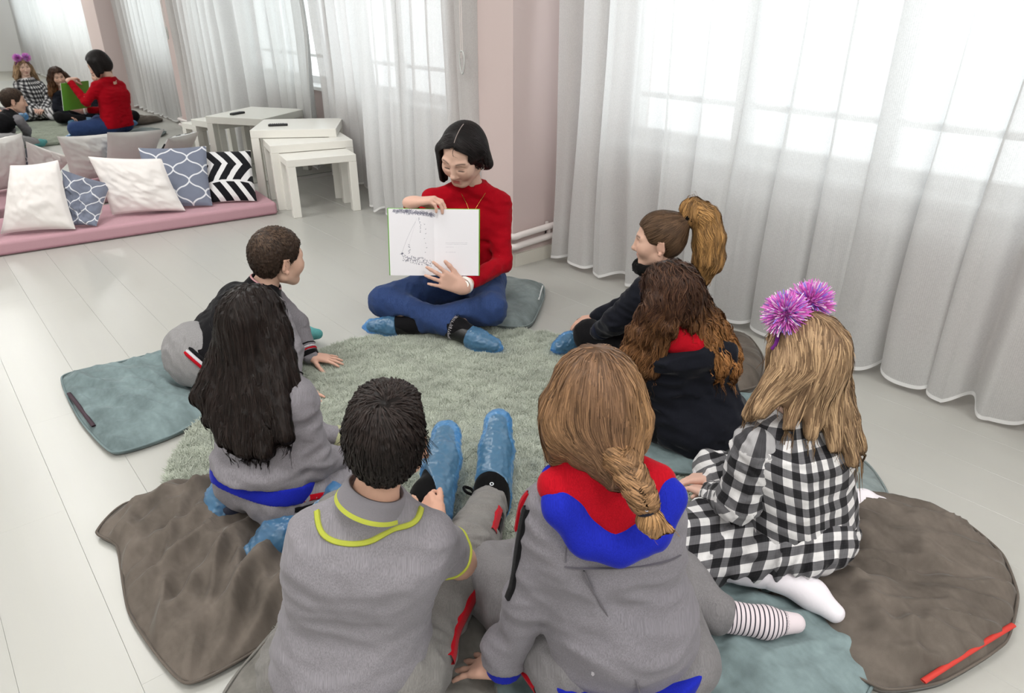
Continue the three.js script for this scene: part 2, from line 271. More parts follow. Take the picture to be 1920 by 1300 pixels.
// ------------------------------------------------------------------ round shaggy rug
const RUG = { x: 1.075, z: -1.56, r: 0.84 };
{
  const t = thing('rug', 'round sage green shaggy rug in the middle of the floor', 'rug', [RUG.x, 0, RUG.z]);
  mesh('backing', new THREE.CylinderGeometry(RUG.r - 0.012, RUG.r - 0.006, 0.012, 96).translate(0, 0.007, 0), std({ color: srgb('#a9b39f'), roughness: 1 }), t);
  const tuft = [], rt = rng(31);
  for (let k = 0; k < 4; k++) {
    const a = rt() * 6.28, b = rt() * 0.6 + 0.25, h = 0.013 + 0.004 * rt(), g = new THREE.ConeGeometry(0.0019, h, 4, 2, true); const p = g.attributes.position;
    for (let i = 0; i < p.count; i++) { const f = (p.getY(i) + h / 2) / h; p.setXYZ(i, p.getX(i) * (f < 0.6 ? 1.2 : 0.8) + Math.cos(a) * b * h * f * f, f * h * (1 - 0.2 * b), p.getZ(i) * (f < 0.6 ? 1.2 : 0.8) + Math.sin(a) * b * h * f * f); }
    g.computeVertexNormals(); g.translate((rt() - 0.5) * 0.004, 0.010, (rt() - 0.5) * 0.004); tuft.push(g);
  }
  const N = 190000, im = new THREE.InstancedMesh(mergeGeometries(tuft), std({ color: 0xffffff, roughness: 1 }), N), m4 = new THREE.Matrix4(), q = new THREE.Quaternion(), col = new THREE.Color();
  for (let i = 0; i < N; i++) {
    const r = Math.sqrt(rt()) * RUG.r, a = rt() * 6.2832, x = r * Math.cos(a), z = r * Math.sin(a), s = 0.75 + 0.6 * rt();
    q.setFromAxisAngle(V(0, 1, 0), rt() * 6.28).multiply(new THREE.Quaternion().setFromAxisAngle(V(1, 0, 0), 0.5 * (rt() - 0.5) + 0.18 * n2(x * 9, z * 9)));
    m4.compose(V(x, 0, z), q, V(s * 1.15, s * (1 + 0.18 * n2(x * 14, z * 14)), s * 1.15)); im.setMatrixAt(i, m4);
    const c = 1 + 0.10 * n2(x * 6, z * 6) + 0.16 * (rt() - 0.5); im.setColorAt(i, col.setRGB(0.55 * c, 0.585 * c, 0.505 * c));
  }
  im.name = 'pile'; im.userData.kind = 'stuff'; im.castShadow = im.receiveShadow = true; t.add(im);
}
// ------------------------------------------------------------------ floor cushions
const velvet = (hex) => phys({ color: srgb(hex), roughness: 0.95, map: rep(nap, 1.6), bumpMap: rep(weave, 14), bumpScale: 0.0003, sheen: 0.5, sheenRoughness: 0.5, sheenColor: new THREE.Color(0.9, 0.95, 0.95), specularIntensity: 0.2 });
const inRug = (x, z) => sstep(RUG.r + 0.06, RUG.r - 0.08, Math.hypot(x - RUG.x, z - RUG.z));
// outline: world [x, z] points in order; dents: [x, z, radius, depth]; creases: [x0, z0, x1, z1, height, width]
function floorCushion(label, outline, thick, mat, o = {}) {
  const c = new THREE.CatmullRomCurve3(outline.map(([x, z]) => V(x, 0, z)), true, 'catmullrom', o.tension ?? 0.28), ctr = V(0, 0, 0); outline.forEach(([x, z]) => ctr.add(V(x, 0, z))); ctr.multiplyScalar(1 / outline.length);
  const t = thing('floor_cushion', label, 'floor cushion', [ctr.x, 0, ctr.z]), NA = 160, NR = 44, edge = c.getSpacedPoints(NA);
  const topY = (x, z, r) => {
    const prof = Math.pow(Math.max(0, 1 - Math.pow(r, o.pow ?? 5)), 0.5), base = (o.lift ?? 0) + 0.024 * inRug(x, z) + 0.003;
    let h = thick * prof * (0.86 + 0.22 * n2(x * 2.3 + (o.seed ?? 0), z * 2.3));
    const w = (o.wrinkle ?? 0.012) * Math.min(1, prof * 1.6);
    const ca = Math.cos(o.dir ?? 0.6), sa = Math.sin(o.dir ?? 0.6), a = x * ca + z * sa, b = -x * sa + z * ca;
    h += w * ((1 - Math.abs(n2(a * 3 + (o.seed ?? 0), b * 10))) * 1.1 - 0.5 + 0.3 * n2(a * 9, b * 18 + (o.seed ?? 0)));
    for (const [dx, dz, dr, dd] of o.dents ?? []) h -= dd * Math.exp(-((x - dx) ** 2 + (z - dz) ** 2) / (dr * dr));
    for (const [x0, z0, x1, z1, hh, ww] of o.creases ?? []) { const L2 = (x1 - x0) ** 2 + (z1 - z0) ** 2, f = clamp(((x - x0) * (x1 - x0) + (z - z0) * (z1 - z0)) / L2, 0, 1), d = Math.hypot(x - x0 - f * (x1 - x0), z - z0 - f * (z1 - z0)); h += hh * Math.exp(-(d * d) / (ww * ww)) * Math.sin(Math.PI * (0.1 + 0.8 * f)) * Math.min(1, prof * 1.4); }
    return [base, base + Math.max(0.004, h) * (r >= 0.9999 ? 0 : 1) + (r >= 0.9999 ? thick * (o.rim ?? 0.25) : 0)];
  };
  const pos = [], uv = [], idx = [];
  const ring = (k, bottom) => { for (let i = 0; i < NA; i++) { const f = k / NR, e = edge[i], x = lerp(ctr.x, e.x, f), z = lerp(ctr.z, e.z, f), [b, y] = topY(x, z, f); pos.push(x - ctr.x, bottom ? b : y, z - ctr.z); uv.push(x * 1.0, z * 1.0); } };
  const fr = (k) => Math.pow(k / NR, 0.72) * NR;
  for (let k = 0; k <= NR; k++) ring(k === 0 ? 0.02 * NR : fr(k), false);
  for (let k = NR; k >= 0; k -= 11) ring(k === 0 ? 0.02 * NR : (k === NR ? NR * 0.985 : k), true);
  const rings = pos.length / 3 / NA, hub = pos.length / 3, [hb, hy] = topY(ctr.x, ctr.z, 0); pos.push(0, hy, 0); uv.push(ctr.x, ctr.z);
  for (let i = 0; i < NA; i++) idx.push(hub, i, (i + 1) % NA);
  for (let k = 0; k < rings - 1; k++) for (let i = 0; i < NA; i++) { const a = k * NA + i, b = k * NA + (i + 1) % NA; idx.push(a, a + NA, b, b, a + NA, b + NA); }
  const g = new THREE.BufferGeometry(); g.setAttribute('position', new THREE.Float32BufferAttribute(pos, 3)); g.setAttribute('uv', new THREE.Float32BufferAttribute(uv, 2));
  // orientation: the outline may run either way round
  let area = 0; for (let i = 0; i < NA; i++) { const p = edge[i], q = edge[i + 1]; area += p.x * q.z - q.x * p.z; }
  if (area > 0) for (let i = 0; i < idx.length; i += 3) { const s = idx[i + 1]; idx[i + 1] = idx[i + 2]; idx[i + 2] = s; }
  for (let i = 0; i < idx.length; i += 3) { const s = idx[i + 1]; idx[i + 1] = idx[i + 2]; idx[i + 2] = s; }
  g.setIndex(idx); g.computeVertexNormals();
  mesh('cover', g, mat, t);
  const rim = []; for (let i = 0; i < NA; i++) { const e = edge[i], b = (o.lift ?? 0) + 0.024 * inRug(e.x, e.z) + 0.003; rim.push(V(e.x - ctr.x, b + thick * (o.rim ?? 0.25), e.z - ctr.z)); }
  mesh('seam', new THREE.TubeGeometry(new THREE.CatmullRomCurve3(rim, true), 320, 0.0035, 5, true), mat, t);
  if (o.zip) { const [x0, z0, x1, z1, color, w] = o.zip, zp = []; for (let i = 0; i <= 10; i++) { const f = i / 10, x = lerp(x0, x1, f), z = lerp(z0, z1, f); zp.push([x - ctr.x, o.zipY + 0.006 * Math.sin(f * 3), z - ctr.z]); }
    const zg = tube(zp, w, 40, 8), za = zg.attributes.position; for (let i = 0; i < za.count; i++) za.setY(i, o.zipY + 0.003 + (za.getY(i) - o.zipY) * 0.45); mesh('zip', zg, std({ color: srgb(color), roughness: 0.7 }), t); }
  return t;
}
const teal = velvet('#8a9c9e'), taupe = velvet('#786f67'), slate = velvet('#939e9e'), greyc = velvet('#98958f');
floorCushion('teal grey floor cushion with a dark open zip, under the boy leaning on his hands', [[0.219, -2.81], [0.42, -2.80], [0.606, -2.78], [0.80, -2.62], [0.66, -2.30], [0.52, -2.171], [0.36, -2.14], [0.232, -2.165], [0.20, -2.45]], 0.055, teal, { seed: 2, dents: [[0.62, -2.48, 0.16, 0.02]], zip: [0.207, -2.62, 0.222, -2.33, '#3a2631', 0.007], zipY: 0.03, dir: 1.2, wrinkle: 0.017 });
floorCushion('rumpled taupe velvet floor cushion under the girl with long black hair', [[0.109, -1.796], [0.20, -1.875], [0.454, -1.80], [0.62, -1.70], [0.68, -1.50], [0.62, -1.28], [0.46, -1.20], [0.30, -1.17], [0.136, -1.182], [0.10, -1.45], [0.135, -1.70]], 0.05, taupe, { seed: 5, wrinkle: 0.026, dir: -0.9, dents: [[0.5, -1.5, 0.16, 0.02]], creases: [[0.15, -1.35, 0.45, -1.55, 0.03, 0.02], [0.2, -1.22, 0.5, -1.45, 0.036, 0.022], [0.16, -1.62, 0.42, -1.62, 0.026, 0.02], [0.25, -1.8, 0.5, -1.65, 0.024, 0.02], [0.3, -1.2, 0.55, -1.38, 0.03, 0.02], [0.13, -1.5, 0.4, -1.58, 0.022, 0.016]] });
floorCushion('dark grey floor cushion under the boy in the polo shirt', [[0.18, -1.10], [0.335, -1.185], [0.52, -1.10], [0.64, -0.98], [0.70, -0.90], [0.60, -0.76], [0.45, -0.62], [0.18, -0.62], [0.06, -0.85]], 0.055, greyc, { seed: 8, dents: [[0.38, -0.9, 0.16, 0.015]] });
floorCushion('teal floor cushion under the girl with the braid', [[0.66, -0.86], [0.90, -0.88], [1.16, -0.72], [1.27, -0.52], [1.30, -0.325], [1.119, -0.28], [0.86, -0.30], [0.62, -0.42], [0.56, -0.68]], 0.05, teal, { seed: 12, dents: [[0.77, -0.58, 0.16, 0.02]], creases: [[1.0, -0.62, 1.22, -0.46, 0.02, 0.025], [0.98, -0.5, 1.2, -0.56, 0.014, 0.02]], dir: 0.4 });
floorCushion('big rumpled taupe velvet floor cushion with a red zip, at the lower right', [[1.22, -0.56], [1.46, -0.74], [1.72, -0.66], [1.80, -0.53], [1.86, -0.38], [1.80, -0.26], [1.673, -0.185], [1.50, -0.155], [1.30, -0.20], [1.19, -0.27], [1.17, -0.40]], 0.08, taupe, { seed: 18, zip: [1.245, -0.222, 1.54, -0.158, '#c8382e', 0.0065], zipY: 0.042, dents: [[1.36, -0.58, 0.16, 0.03], [1.19, -0.44, 0.10, 0.06]], creases: [[1.27, -0.30, 1.42, -0.46, 0.022, 0.022], [1.26, -0.24, 1.38, -0.33, 0.022, 0.016], [1.52, -0.28, 1.72, -0.45, 0.016, 0.03], [1.4, -0.36, 1.62, -0.55, 0.014, 0.03], [1.5, -0.6, 1.75, -0.5, 0.014, 0.03]], dir: 0.9, wrinkle: 0.021 });
floorCushion('pale teal floor cushion under the girl with long wavy hair', [[1.42, -1.00], [1.44, -1.20], [1.60, -1.32], [1.86, -1.26], [2.0, -1.15], [2.045, -1.07], [1.90, -0.97], [1.70, -0.885], [1.52, -0.90]], 0.055, teal, { seed: 23, dents: [[1.61, -1.08, 0.15, 0.02]], wrinkle: 0.006 });
floorCushion('taupe velvet floor cushion by the curtain, behind the wavy haired girl', [[1.72, -1.40], [1.90, -1.62], [2.20, -1.62], [2.40, -1.50], [2.42, -1.38], [2.30, -1.24], [2.10, -1.13], [1.98, -1.16], [1.80, -1.27]], 0.085, taupe, { seed: 28, dents: [[1.9, -1.44, 0.17, 0.03]], lift: 0.0 });
floorCushion('slate grey floor cushion under the woman reading', [[1.60, -2.25], [1.55, -2.48], [1.75, -2.62], [2.05, -2.59], [2.184, -2.38], [2.10, -2.26], [2.02, -2.19], [1.85, -2.06], [1.74, -2.05]], 0.075, slate, { seed: 33, dents: [[1.75, -2.40, 0.16, 0.025]], zip: [2.135, -2.31, 2.0, -2.19, '#cfd3d3', 0.004], zipY: 0.04, wrinkle: 0.005 });
floorCushion('small slate grey floor cushion behind the girl in the checked dress', [[1.50, -0.80], [1.62, -0.93], [1.86, -0.80], [1.94, -0.67], [1.82, -0.545], [1.65, -0.60]], 0.04, slate, { seed: 39, wrinkle: 0.006 });
// ------------------------------------------------------------------ modelling with distance fields
class Field {
  constructor(k = 0.02) { this.k = k; this.p = []; this.cuts = []; this.disp = null; }
  cap(a, b, ra, rb = ra, o = {}) { a = A(a); b = A(b); this.p.push({ t: 0, a, b, ra, rb, ba: b.clone().sub(a), l2: Math.max(1e-9, b.distanceToSquared(a)), R: Math.max(ra, rb), flat: o.flat ? A(o.flat).clone().normalize() : null, fs: o.fs ?? 1, k: o.k, sub: o.sub }); return this; }
  ell(c, r, q, o = {}) { this.p.push({ t: 1, a: A(c), b: A(c), r, q: q ? q.clone().invert() : null, R: Math.max(...r), k: o.k, sub: o.sub }); return this; }
  cut(n, pt) { n = A(n).clone().normalize(); pt = A(pt); this.cuts.push({ n, d: n.dot(pt) }); return this; }   // removes what lies on n's side of pt
  copy(grow = 0) { const f = new Field(this.k); f.p = this.p.map((q) => q.t ? { ...q, r: q.r.map((x) => x + grow), R: q.R + grow } : { ...q, ra: q.ra + grow, rb: q.rb + grow, R: q.R + grow }); f.cuts = [...this.cuts]; f.disp = this.disp; f.carve = this.carve; return f; }
  one(q, x, y, z) {
    let dx = x - q.a.x, dy = y - q.a.y, dz = z - q.a.z;
    if (q.t) {
      if (q.q) { const v = tmpV.set(dx, dy, dz).applyQuaternion(q.q); dx = v.x; dy = v.y; dz = v.z; }
      const [rx, ry, rz] = q.r, k0 = Math.hypot(dx / rx, dy / ry, dz / rz), k1 = Math.hypot(dx / (rx * rx), dy / (ry * ry), dz / (rz * rz));
      return k1 < 1e-9 ? -Math.min(rx, ry, rz) : k0 * (k0 - 1) / k1;
    }
    const h = clamp((dx * q.ba.x + dy * q.ba.y + dz * q.ba.z) / q.l2, 0, 1); dx -= q.ba.x * h; dy -= q.ba.y * h; dz -= q.ba.z * h;
    const r = q.ra + (q.rb - q.ra) * h;
    if (q.flat) { const f = dx * q.flat.x + dy * q.flat.y + dz * q.flat.z, g = f * (q.fs - 1); dx += q.flat.x * g; dy += q.flat.y * g; dz += q.flat.z * g; const L = Math.hypot(dx, dy, dz); return (L - r) / (1 + (q.fs - 1) * Math.min(1, Math.abs(f) * q.fs / (L + 1e-6)) * 0.8); }
    return Math.hypot(dx, dy, dz) - r;
  }
  join(d, e, q) { const k = q.k ?? this.k; if (q.sub) { const h = Math.max(k - Math.abs(d + e), 0) / k; return Math.max(d, -e) + h * h * k / 4; } const h = Math.max(k - Math.abs(d - e), 0) / k; return Math.min(d, e) - h * h * k / 4; }
  finish(d, x, y, z) { if (this.disp && Math.abs(d) < 0.04) d -= this.disp(x, y, z); for (const c of this.cuts) d = Math.max(d, c.n.x * x + c.n.y * y + c.n.z * z - c.d); if (this.carve) d = Math.max(d, this.carve(x, y, z)); return d; }
  at(x, y, z) { let d = 1e3; for (const q of this.p) d = this.join(d, this.one(q, x, y, z), q); return this.finish(d, x, y, z); }
  grad(p, e = 0.003) { return V(this.at(p.x + e, p.y, p.z) - this.at(p.x - e, p.y, p.z), this.at(p.x, p.y + e, p.z) - this.at(p.x, p.y - e, p.z), this.at(p.x, p.y, p.z + e) - this.at(p.x, p.y, p.z - e)).normalize(); }
  onto(p, off = 0) { for (let i = 0; i < 4; i++) { const n = this.grad(p); p.addScaledVector(n, -(this.at(p.x, p.y, p.z) - off)); } return p; }
  // surface nets over a grid of cells; o.color(p) -> [r, g, b], o.uv(p) -> [u, v], o.period: seam width of u
  mesh(cell, o = {}) {
    const lo = V(1e9, 1e9, 1e9), hi = V(-1e9, -1e9, -1e9), m = 2.5 * cell + 0.012;
    for (const q of this.p) if (!q.sub) for (const e of [q.a, q.b]) { lo.min(V(e.x - q.R - m, e.y - q.R - m, e.z - q.R - m)); hi.max(V(e.x + q.R + m, e.y + q.R + m, e.z + q.R + m)); }
    const nx = Math.ceil((hi.x - lo.x) / cell) + 1, ny = Math.ceil((hi.y - lo.y) / cell) + 1, nz = Math.ceil((hi.z - lo.z) / cell) + 1, F = new Float32Array(nx * ny * nz).fill(1e3);
    for (const q of this.p) {
      const k = q.k ?? this.k, w = k + 3 * cell, B = (c, s) => [Math.min(q.a[c], q.b[c]) - q.R - w - lo[c], Math.max(q.a[c], q.b[c]) + q.R + w - lo[c]].map((v, i) => clamp((i ? Math.ceil : Math.floor)(v / cell), 0, s - 1));
      const [x0, x1] = B('x', nx), [y0, y1] = B('y', ny), [z0, z1] = B('z', nz);
      for (let z = z0; z <= z1; z++) for (let y = y0; y <= y1; y++) for (let x = x0; x <= x1; x++) { const i = (z * ny + y) * nx + x; F[i] = this.join(F[i], this.one(q, lo.x + x * cell, lo.y + y * cell, lo.z + z * cell), q); }
    }
    if (this.disp || this.cuts.length || this.carve) for (let z = 0, i = 0; z < nz; z++) for (let y = 0; y < ny; y++) for (let x = 0; x < nx; x++, i++) if (F[i] < 0.05) F[i] = this.finish(F[i], lo.x + x * cell, lo.y + y * cell, lo.z + z * cell);
    const pos = [], id = new Int32Array(nx * ny * nz).fill(-1), idx = [], off = [0, 1, nx, nx + 1, nx * ny, nx * ny + 1, nx * ny + nx, nx * ny + nx + 1];
    const E = [[0, 1], [2, 3], [4, 5], [6, 7], [0, 2], [1, 3], [4, 6], [5, 7], [0, 4], [1, 5], [2, 6], [3, 7]];
    for (let z = 0; z < nz - 1; z++) for (let y = 0; y < ny - 1; y++) for (let x = 0; x < nx - 1; x++) {
      const b = (z * ny + y) * nx + x; let s = 0; for (let c = 0; c < 8; c++) if (F[b + off[c]] < 0) s |= 1 << c;
      if (s === 0 || s === 255) continue;
      let n = 0, px = 0, py = 0, pz = 0;
      for (const [p, q] of E) if (((s >> p) ^ (s >> q)) & 1) { const a = F[b + off[p]], c = F[b + off[q]], t = a / (a - c); px += lerp(p & 1, q & 1, t); py += lerp((p >> 1) & 1, (q >> 1) & 1, t); pz += lerp(p >> 2, q >> 2, t); n++; }
      id[b] = pos.length / 3; pos.push(lo.x + (x + px / n) * cell, lo.y + (y + py / n) * cell, lo.z + (z + pz / n) * cell);
    }
    const quad = (a, b, c, d, f) => { if (a < 0 || b < 0 || c < 0 || d < 0) return; f ? idx.push(a, b, c, a, c, d) : idx.push(a, c, b, a, d, c); };
    for (let z = 1; z < nz - 1; z++) for (let y = 1; y < ny - 1; y++) for (let x = 1; x < nx - 1; x++) {
      const b = (z * ny + y) * nx + x, s = F[b] < 0;
      if (s !== F[b + 1] < 0) quad(id[b - nx - nx * ny], id[b - nx * ny], id[b], id[b - nx], s);
      if (s !== F[b + nx] < 0) quad(id[b - 1 - nx * ny], id[b - 1], id[b], id[b - nx * ny], s);
      if (s !== F[b + nx * ny] < 0) quad(id[b - 1 - nx], id[b - nx], id[b], id[b - 1], s);
    }
    const g = new THREE.BufferGeometry(); g.setAttribute('position', new THREE.Float32BufferAttribute(pos, 3)); g.setIndex(idx); g.computeVertexNormals();
    const N = pos.length / 3, col = new Float32Array(N * 3).fill(1), uv = new Float32Array(N * 2), nr = g.attributes.normal, p = V(0, 0, 0), n = V(0, 0, 0);
    for (let i = 0; i < N; i++) { p.set(pos[i * 3], pos[i * 3 + 1], pos[i * 3 + 2]); n.fromBufferAttribute(nr, i); if (o.color) col.set(o.color(p, n), i * 3); if (o.uv) uv.set(o.uv(p, n), i * 2); else { uv[i * 2] = p.x * 0.8 + p.z * 0.6; uv[i * 2 + 1] = p.y + 0.75 * (p.z - p.x); } }
    g.setAttribute('color', new THREE.BufferAttribute(col, 3)); g.setAttribute('uv', new THREE.BufferAttribute(uv, 2));
    if (o.period) {                                             // split vertices where u wraps round
      const P = [...pos], NN = [...nr.array], C = [...col], U = [...uv], made = new Map();
      const twin = (v) => { if (!made.has(v)) { made.set(v, P.length / 3); P.push(P[v * 3], P[v * 3 + 1], P[v * 3 + 2]); NN.push(NN[v * 3], NN[v * 3 + 1], NN[v * 3 + 2]); C.push(C[v * 3], C[v * 3 + 1], C[v * 3 + 2]); U.push(U[v * 2] + o.period, U[v * 2 + 1]); } return made.get(v); };
      for (let i = 0; i < idx.length; i += 3) { const us = [0, 1, 2].map((k) => U[idx[i + k] * 2]), mx = Math.max(...us); for (let k = 0; k < 3; k++) if (mx - us[k] > o.period / 2) idx[i + k] = twin(idx[i + k]); }
      g.setAttribute('position', new THREE.Float32BufferAttribute(P, 3)); g.setAttribute('normal', new THREE.Float32BufferAttribute(NN, 3)); g.setAttribute('color', new THREE.Float32BufferAttribute(C, 3)); g.setAttribute('uv', new THREE.Float32BufferAttribute(U, 2)); g.setIndex(idx);
    }
    return g;
  }
}
const tmpV = V(0, 0, 0);
const mix3 = (a, b, t) => A(a).clone().lerp(A(b), t), add3 = (a, ...b) => { const r = A(a).clone(); for (let i = 0; i < b.length; i += 2) r.addScaledVector(A(b[i]), b[i + 1]); return r; };
// a strip of cloth or piping laid on a field's surface
function ribbon(field, pts, width, lift = 0.0015, seg = 60) {
  const plain = new Field(field.k); plain.p = field.p;
  const c = new THREE.CatmullRomCurve3(pts.map(A)), pos = [], idx = [], uv = [], K = 3;
  for (let i = 0; i <= seg; i++) {
    const p = plain.onto(c.getPoint(i / seg)), n = plain.grad(p, 0.01), t = c.getTangent(i / seg), s = V().crossVectors(t, n).normalize();
    for (let k = -K; k <= K; k++) { const wall = Math.abs(k) === K, q = add3(p, s, width * (wall ? Math.sign(k) * 1.0 : k * 0.98 / (K - 1)) / 2); q.addScaledVector(n, (wall ? -0.006 : lift) - clamp(plain.at(q.x, q.y, q.z), -0.02, 0.02)); pos.push(q.x, q.y, q.z); uv.push(k / K, i / seg); }
  }
  const w = 2 * K + 1; for (let i = 0; i < seg; i++) for (let k = 0; k < w - 1; k++) { const a = i * w + k, b = a + w; idx.push(a, a + 1, b, a + 1, b + 1, b); }
  const g = new THREE.BufferGeometry(); g.setAttribute('position', new THREE.Float32BufferAttribute(pos, 3)); g.setAttribute('uv', new THREE.Float32BufferAttribute(uv, 2)); g.setIndex(idx); g.computeVertexNormals(); return g;
}
// ------------------------------------------------------------------ heads, hands, bodies
const SKIN = [0.66, 0.42, 0.32], skinMat = phys({ color: 0xffffff, vertexColors: true, roughness: 0.55, sheen: 0.15, sheenColor: new THREE.Color(1, 0.85, 0.8), specularIntensity: 0.4 });
class Head {
  constructor(c, f, u, s) { this.c = A(c); this.s = s; this.z = A(f).normalize(); this.x = V().crossVectors(A(u), this.z).normalize(); this.y = V().crossVectors(this.z, this.x); this.m = new THREE.Matrix4().makeBasis(this.x, this.y, this.z).scale(V(s, s, s)).setPosition(this.c); this.inv = this.m.clone().invert(); this.q = new THREE.Quaternion().setFromRotationMatrix(new THREE.Matrix4().makeBasis(this.x, this.y, this.z)); }
  pt(x, y, z) { return V(x, y, z).applyMatrix4(this.m); }
  local(p) { return p.clone().applyMatrix4(this.inv); }
  ell(F, c, r, o) { F.ell(this.pt(...c), r.map((x) => x * this.s), this.q, o); }
  cap(F, a, b, ra, rb, o) { F.cap(this.pt(...a), this.pt(...b), ra * this.s, (rb ?? ra) * this.s, o); }
}
function headSkin(H, o = {}) {
  const F = new Field(0.02), tone = o.tone ?? SKIN, lid = o.lids ?? 0;
  F.ell([0, 0.03, -0.012], [0.074, 0.082, 0.094]).ell([0, -0.03, 0.022], [0.058, 0.074, 0.064], null, { k: 0.03 });
  F.cap([-0.01, -0.094, 0.064], [0.01, -0.094, 0.064], 0.017, 0.017, { k: 0.03 });
  for (const s of [-1, 1]) {
    F.cap([s * 0.05, -0.062, 0.0], [s * 0.022, -0.092, 0.05], 0.02, 0.014, { k: 0.025 }).ell([s * 0.037, -0.026, 0.058], [0.027, 0.03, 0.024], null, { k: 0.034 });
    F.cap([s * 0.016, 0.021, 0.08], [s * 0.047, 0.02, 0.066], 0.008, 0.008, { k: 0.018 });
    F.ell([s * 0.031, 0.002, 0.090], [0.018, 0.0115, 0.016], null, { sub: true, k: 0.012 });
    F.cap([s * 0.004, -0.038, 0.096], [s * 0.013, -0.041, 0.088], 0.007, 0.006, { k: 0.006 });
    F.ell([s * 0.077, -0.014, -0.012], [0.007, 0.029, 0.0175], new THREE.Quaternion().setFromEuler(new THREE.Euler(0.15, s * -0.2, s * -0.12)), { k: 0.006 });
    F.cap([s * 0.083, 0.012, -0.022], [s * 0.084, -0.024, -0.024], 0.0045, 0.004, { k: 0.004 }).cap([s * 0.083, 0.012, -0.022], [s * 0.080, 0.015, -0.002], 0.0042, 0.004, { k: 0.004 }).ell([s * 0.083, -0.037, -0.008], [0.006, 0.009, 0.008], null, { k: 0.005 });
    F.ell([s * 0.088, -0.006, -0.011], [0.004, 0.014, 0.008], null, { sub: true, k: 0.004 });
    F.cap([s * 0.019, 0.012 - lid * 0.010, 0.0765], [s * 0.044, 0.009 - lid * 0.010, 0.068], 0.0055, 0.0045, { k: 0.006 });
    if (lid > 0.5) F.ell([s * 0.031, 0.0, 0.0665], [0.014, 0.012, 0.0135], null, { k: 0.004 });
  }
  F.cap([0, 0.014, 0.083], [0, -0.03, 0.099], 0.0075, 0.009, { k: 0.012 }).ell([0, -0.034, 0.1], [0.010, 0.009, 0.011], null, { k: 0.008 });
  F.cap([-0.017, -0.063, 0.078], [0.017, -0.063, 0.078], 0.006, 0.006, { k: 0.008 }).cap([-0.004, -0.061, 0.084], [0.004, -0.061, 0.084], 0.0055, 0.0055, { k: 0.007 });
  const open = o.mouth ?? 0; F.cap([-0.014, -0.072 - open, 0.078], [0.014, -0.072 - open, 0.078], 0.0062, 0.0062, { k: 0.007 });
  if (open > 0.001) F.cap([-0.012, -0.0675 - open * 0.5, 0.088], [0.012, -0.0675 - open * 0.5, 0.088], 0.0022 + open * 0.4, 0.0022 + open * 0.4, { sub: true, k: 0.003 });
  const g = F.mesh(o.cell ?? 0.0033, { color: (p) => {
    let c = [...tone], ax = Math.abs(p.x);
    const lip = Math.exp(-(((p.x) / 0.019) ** 4) - ((p.y + 0.067 + open * 0.5) / (0.0095 + open * 0.6)) ** 4) * (p.z > 0.06 ? 1 : 0); const L = o.lip ?? [0.55, 0.22, 0.2]; c = c.map((v, i) => lerp(v, L[i], lip * 0.9));
    const brow = Math.exp(-(((p.y - 0.0265 + 8 * (ax - 0.034) ** 2) / 0.0030) ** 2)) * sstep(0.011, 0.018, ax) * sstep(0.056, 0.048, ax) * (p.z > 0.05 ? 1 : 0); const B = o.brow ?? [0.07, 0.045, 0.035]; c = c.map((v, i) => lerp(v, B[i], brow * 0.85));
    if (lid <= 0.5) { const up = Math.exp(-(((p.y - 0.0085 + 7 * (ax - 0.031) ** 2) / 0.0026) ** 2)) * sstep(0.016, 0.020, ax) * sstep(0.049, 0.044, ax) * (p.z > 0.055 ? 1 : 0); c = c.map((v, i) => lerp(v, B[i] * 0.7, up * 0.9)); } else { const lash = Math.exp(-(((p.y + 0.0095 - 7 * (ax - 0.031) ** 2) / 0.0019) ** 2)) * sstep(0.015, 0.022, ax) * sstep(0.050, 0.040, ax) * (p.z > 0.05 ? 1 : 0); c = c.map((v, i) => lerp(v, B[i] * 0.6, lash)); }
    const blush = 0.35 * Math.exp(-(((ax - 0.042) / 0.022) ** 2) - ((p.y + 0.032) / 0.022) ** 2) * (p.z > 0.03 ? 1 : 0) + (p.z < 0.02 && ax > 0.078 ? 0.3 : 0); c[1] *= 1 - 0.2 * blush; c[2] *= 1 - 0.22 * blush;
    return c; } });
  g.applyMatrix4(H.m); return g;
}
function eyes(H, o = {}) {                                       // two eyeballs, each coloured from pupil to white
  const g = new THREE.SphereGeometry(0.0118, 28, 20), p = g.attributes.position, col = [];
  for (let i = 0; i < p.count; i++) { const z = p.getZ(i) / 0.0118, a = Math.acos(clamp(z, -1, 1)); col.push(...(a < 0.2 ? [0.01, 0.008, 0.008] : a < 0.46 ? [0.08, 0.045, 0.025] : [0.75, 0.72, 0.70])); }
  g.setAttribute('color', new THREE.Float32BufferAttribute(col, 3));
  return [-1, 1].map((s) => g.clone().rotateX(o.down ?? 0.1).rotateY(o.side ?? 0).translate(s * 0.031, 0.001, o.at ?? 0.0662).applyMatrix4(H.m));
}
const eyeMat = std({ color: 0xffffff, vertexColors: true, roughness: 0.15 });
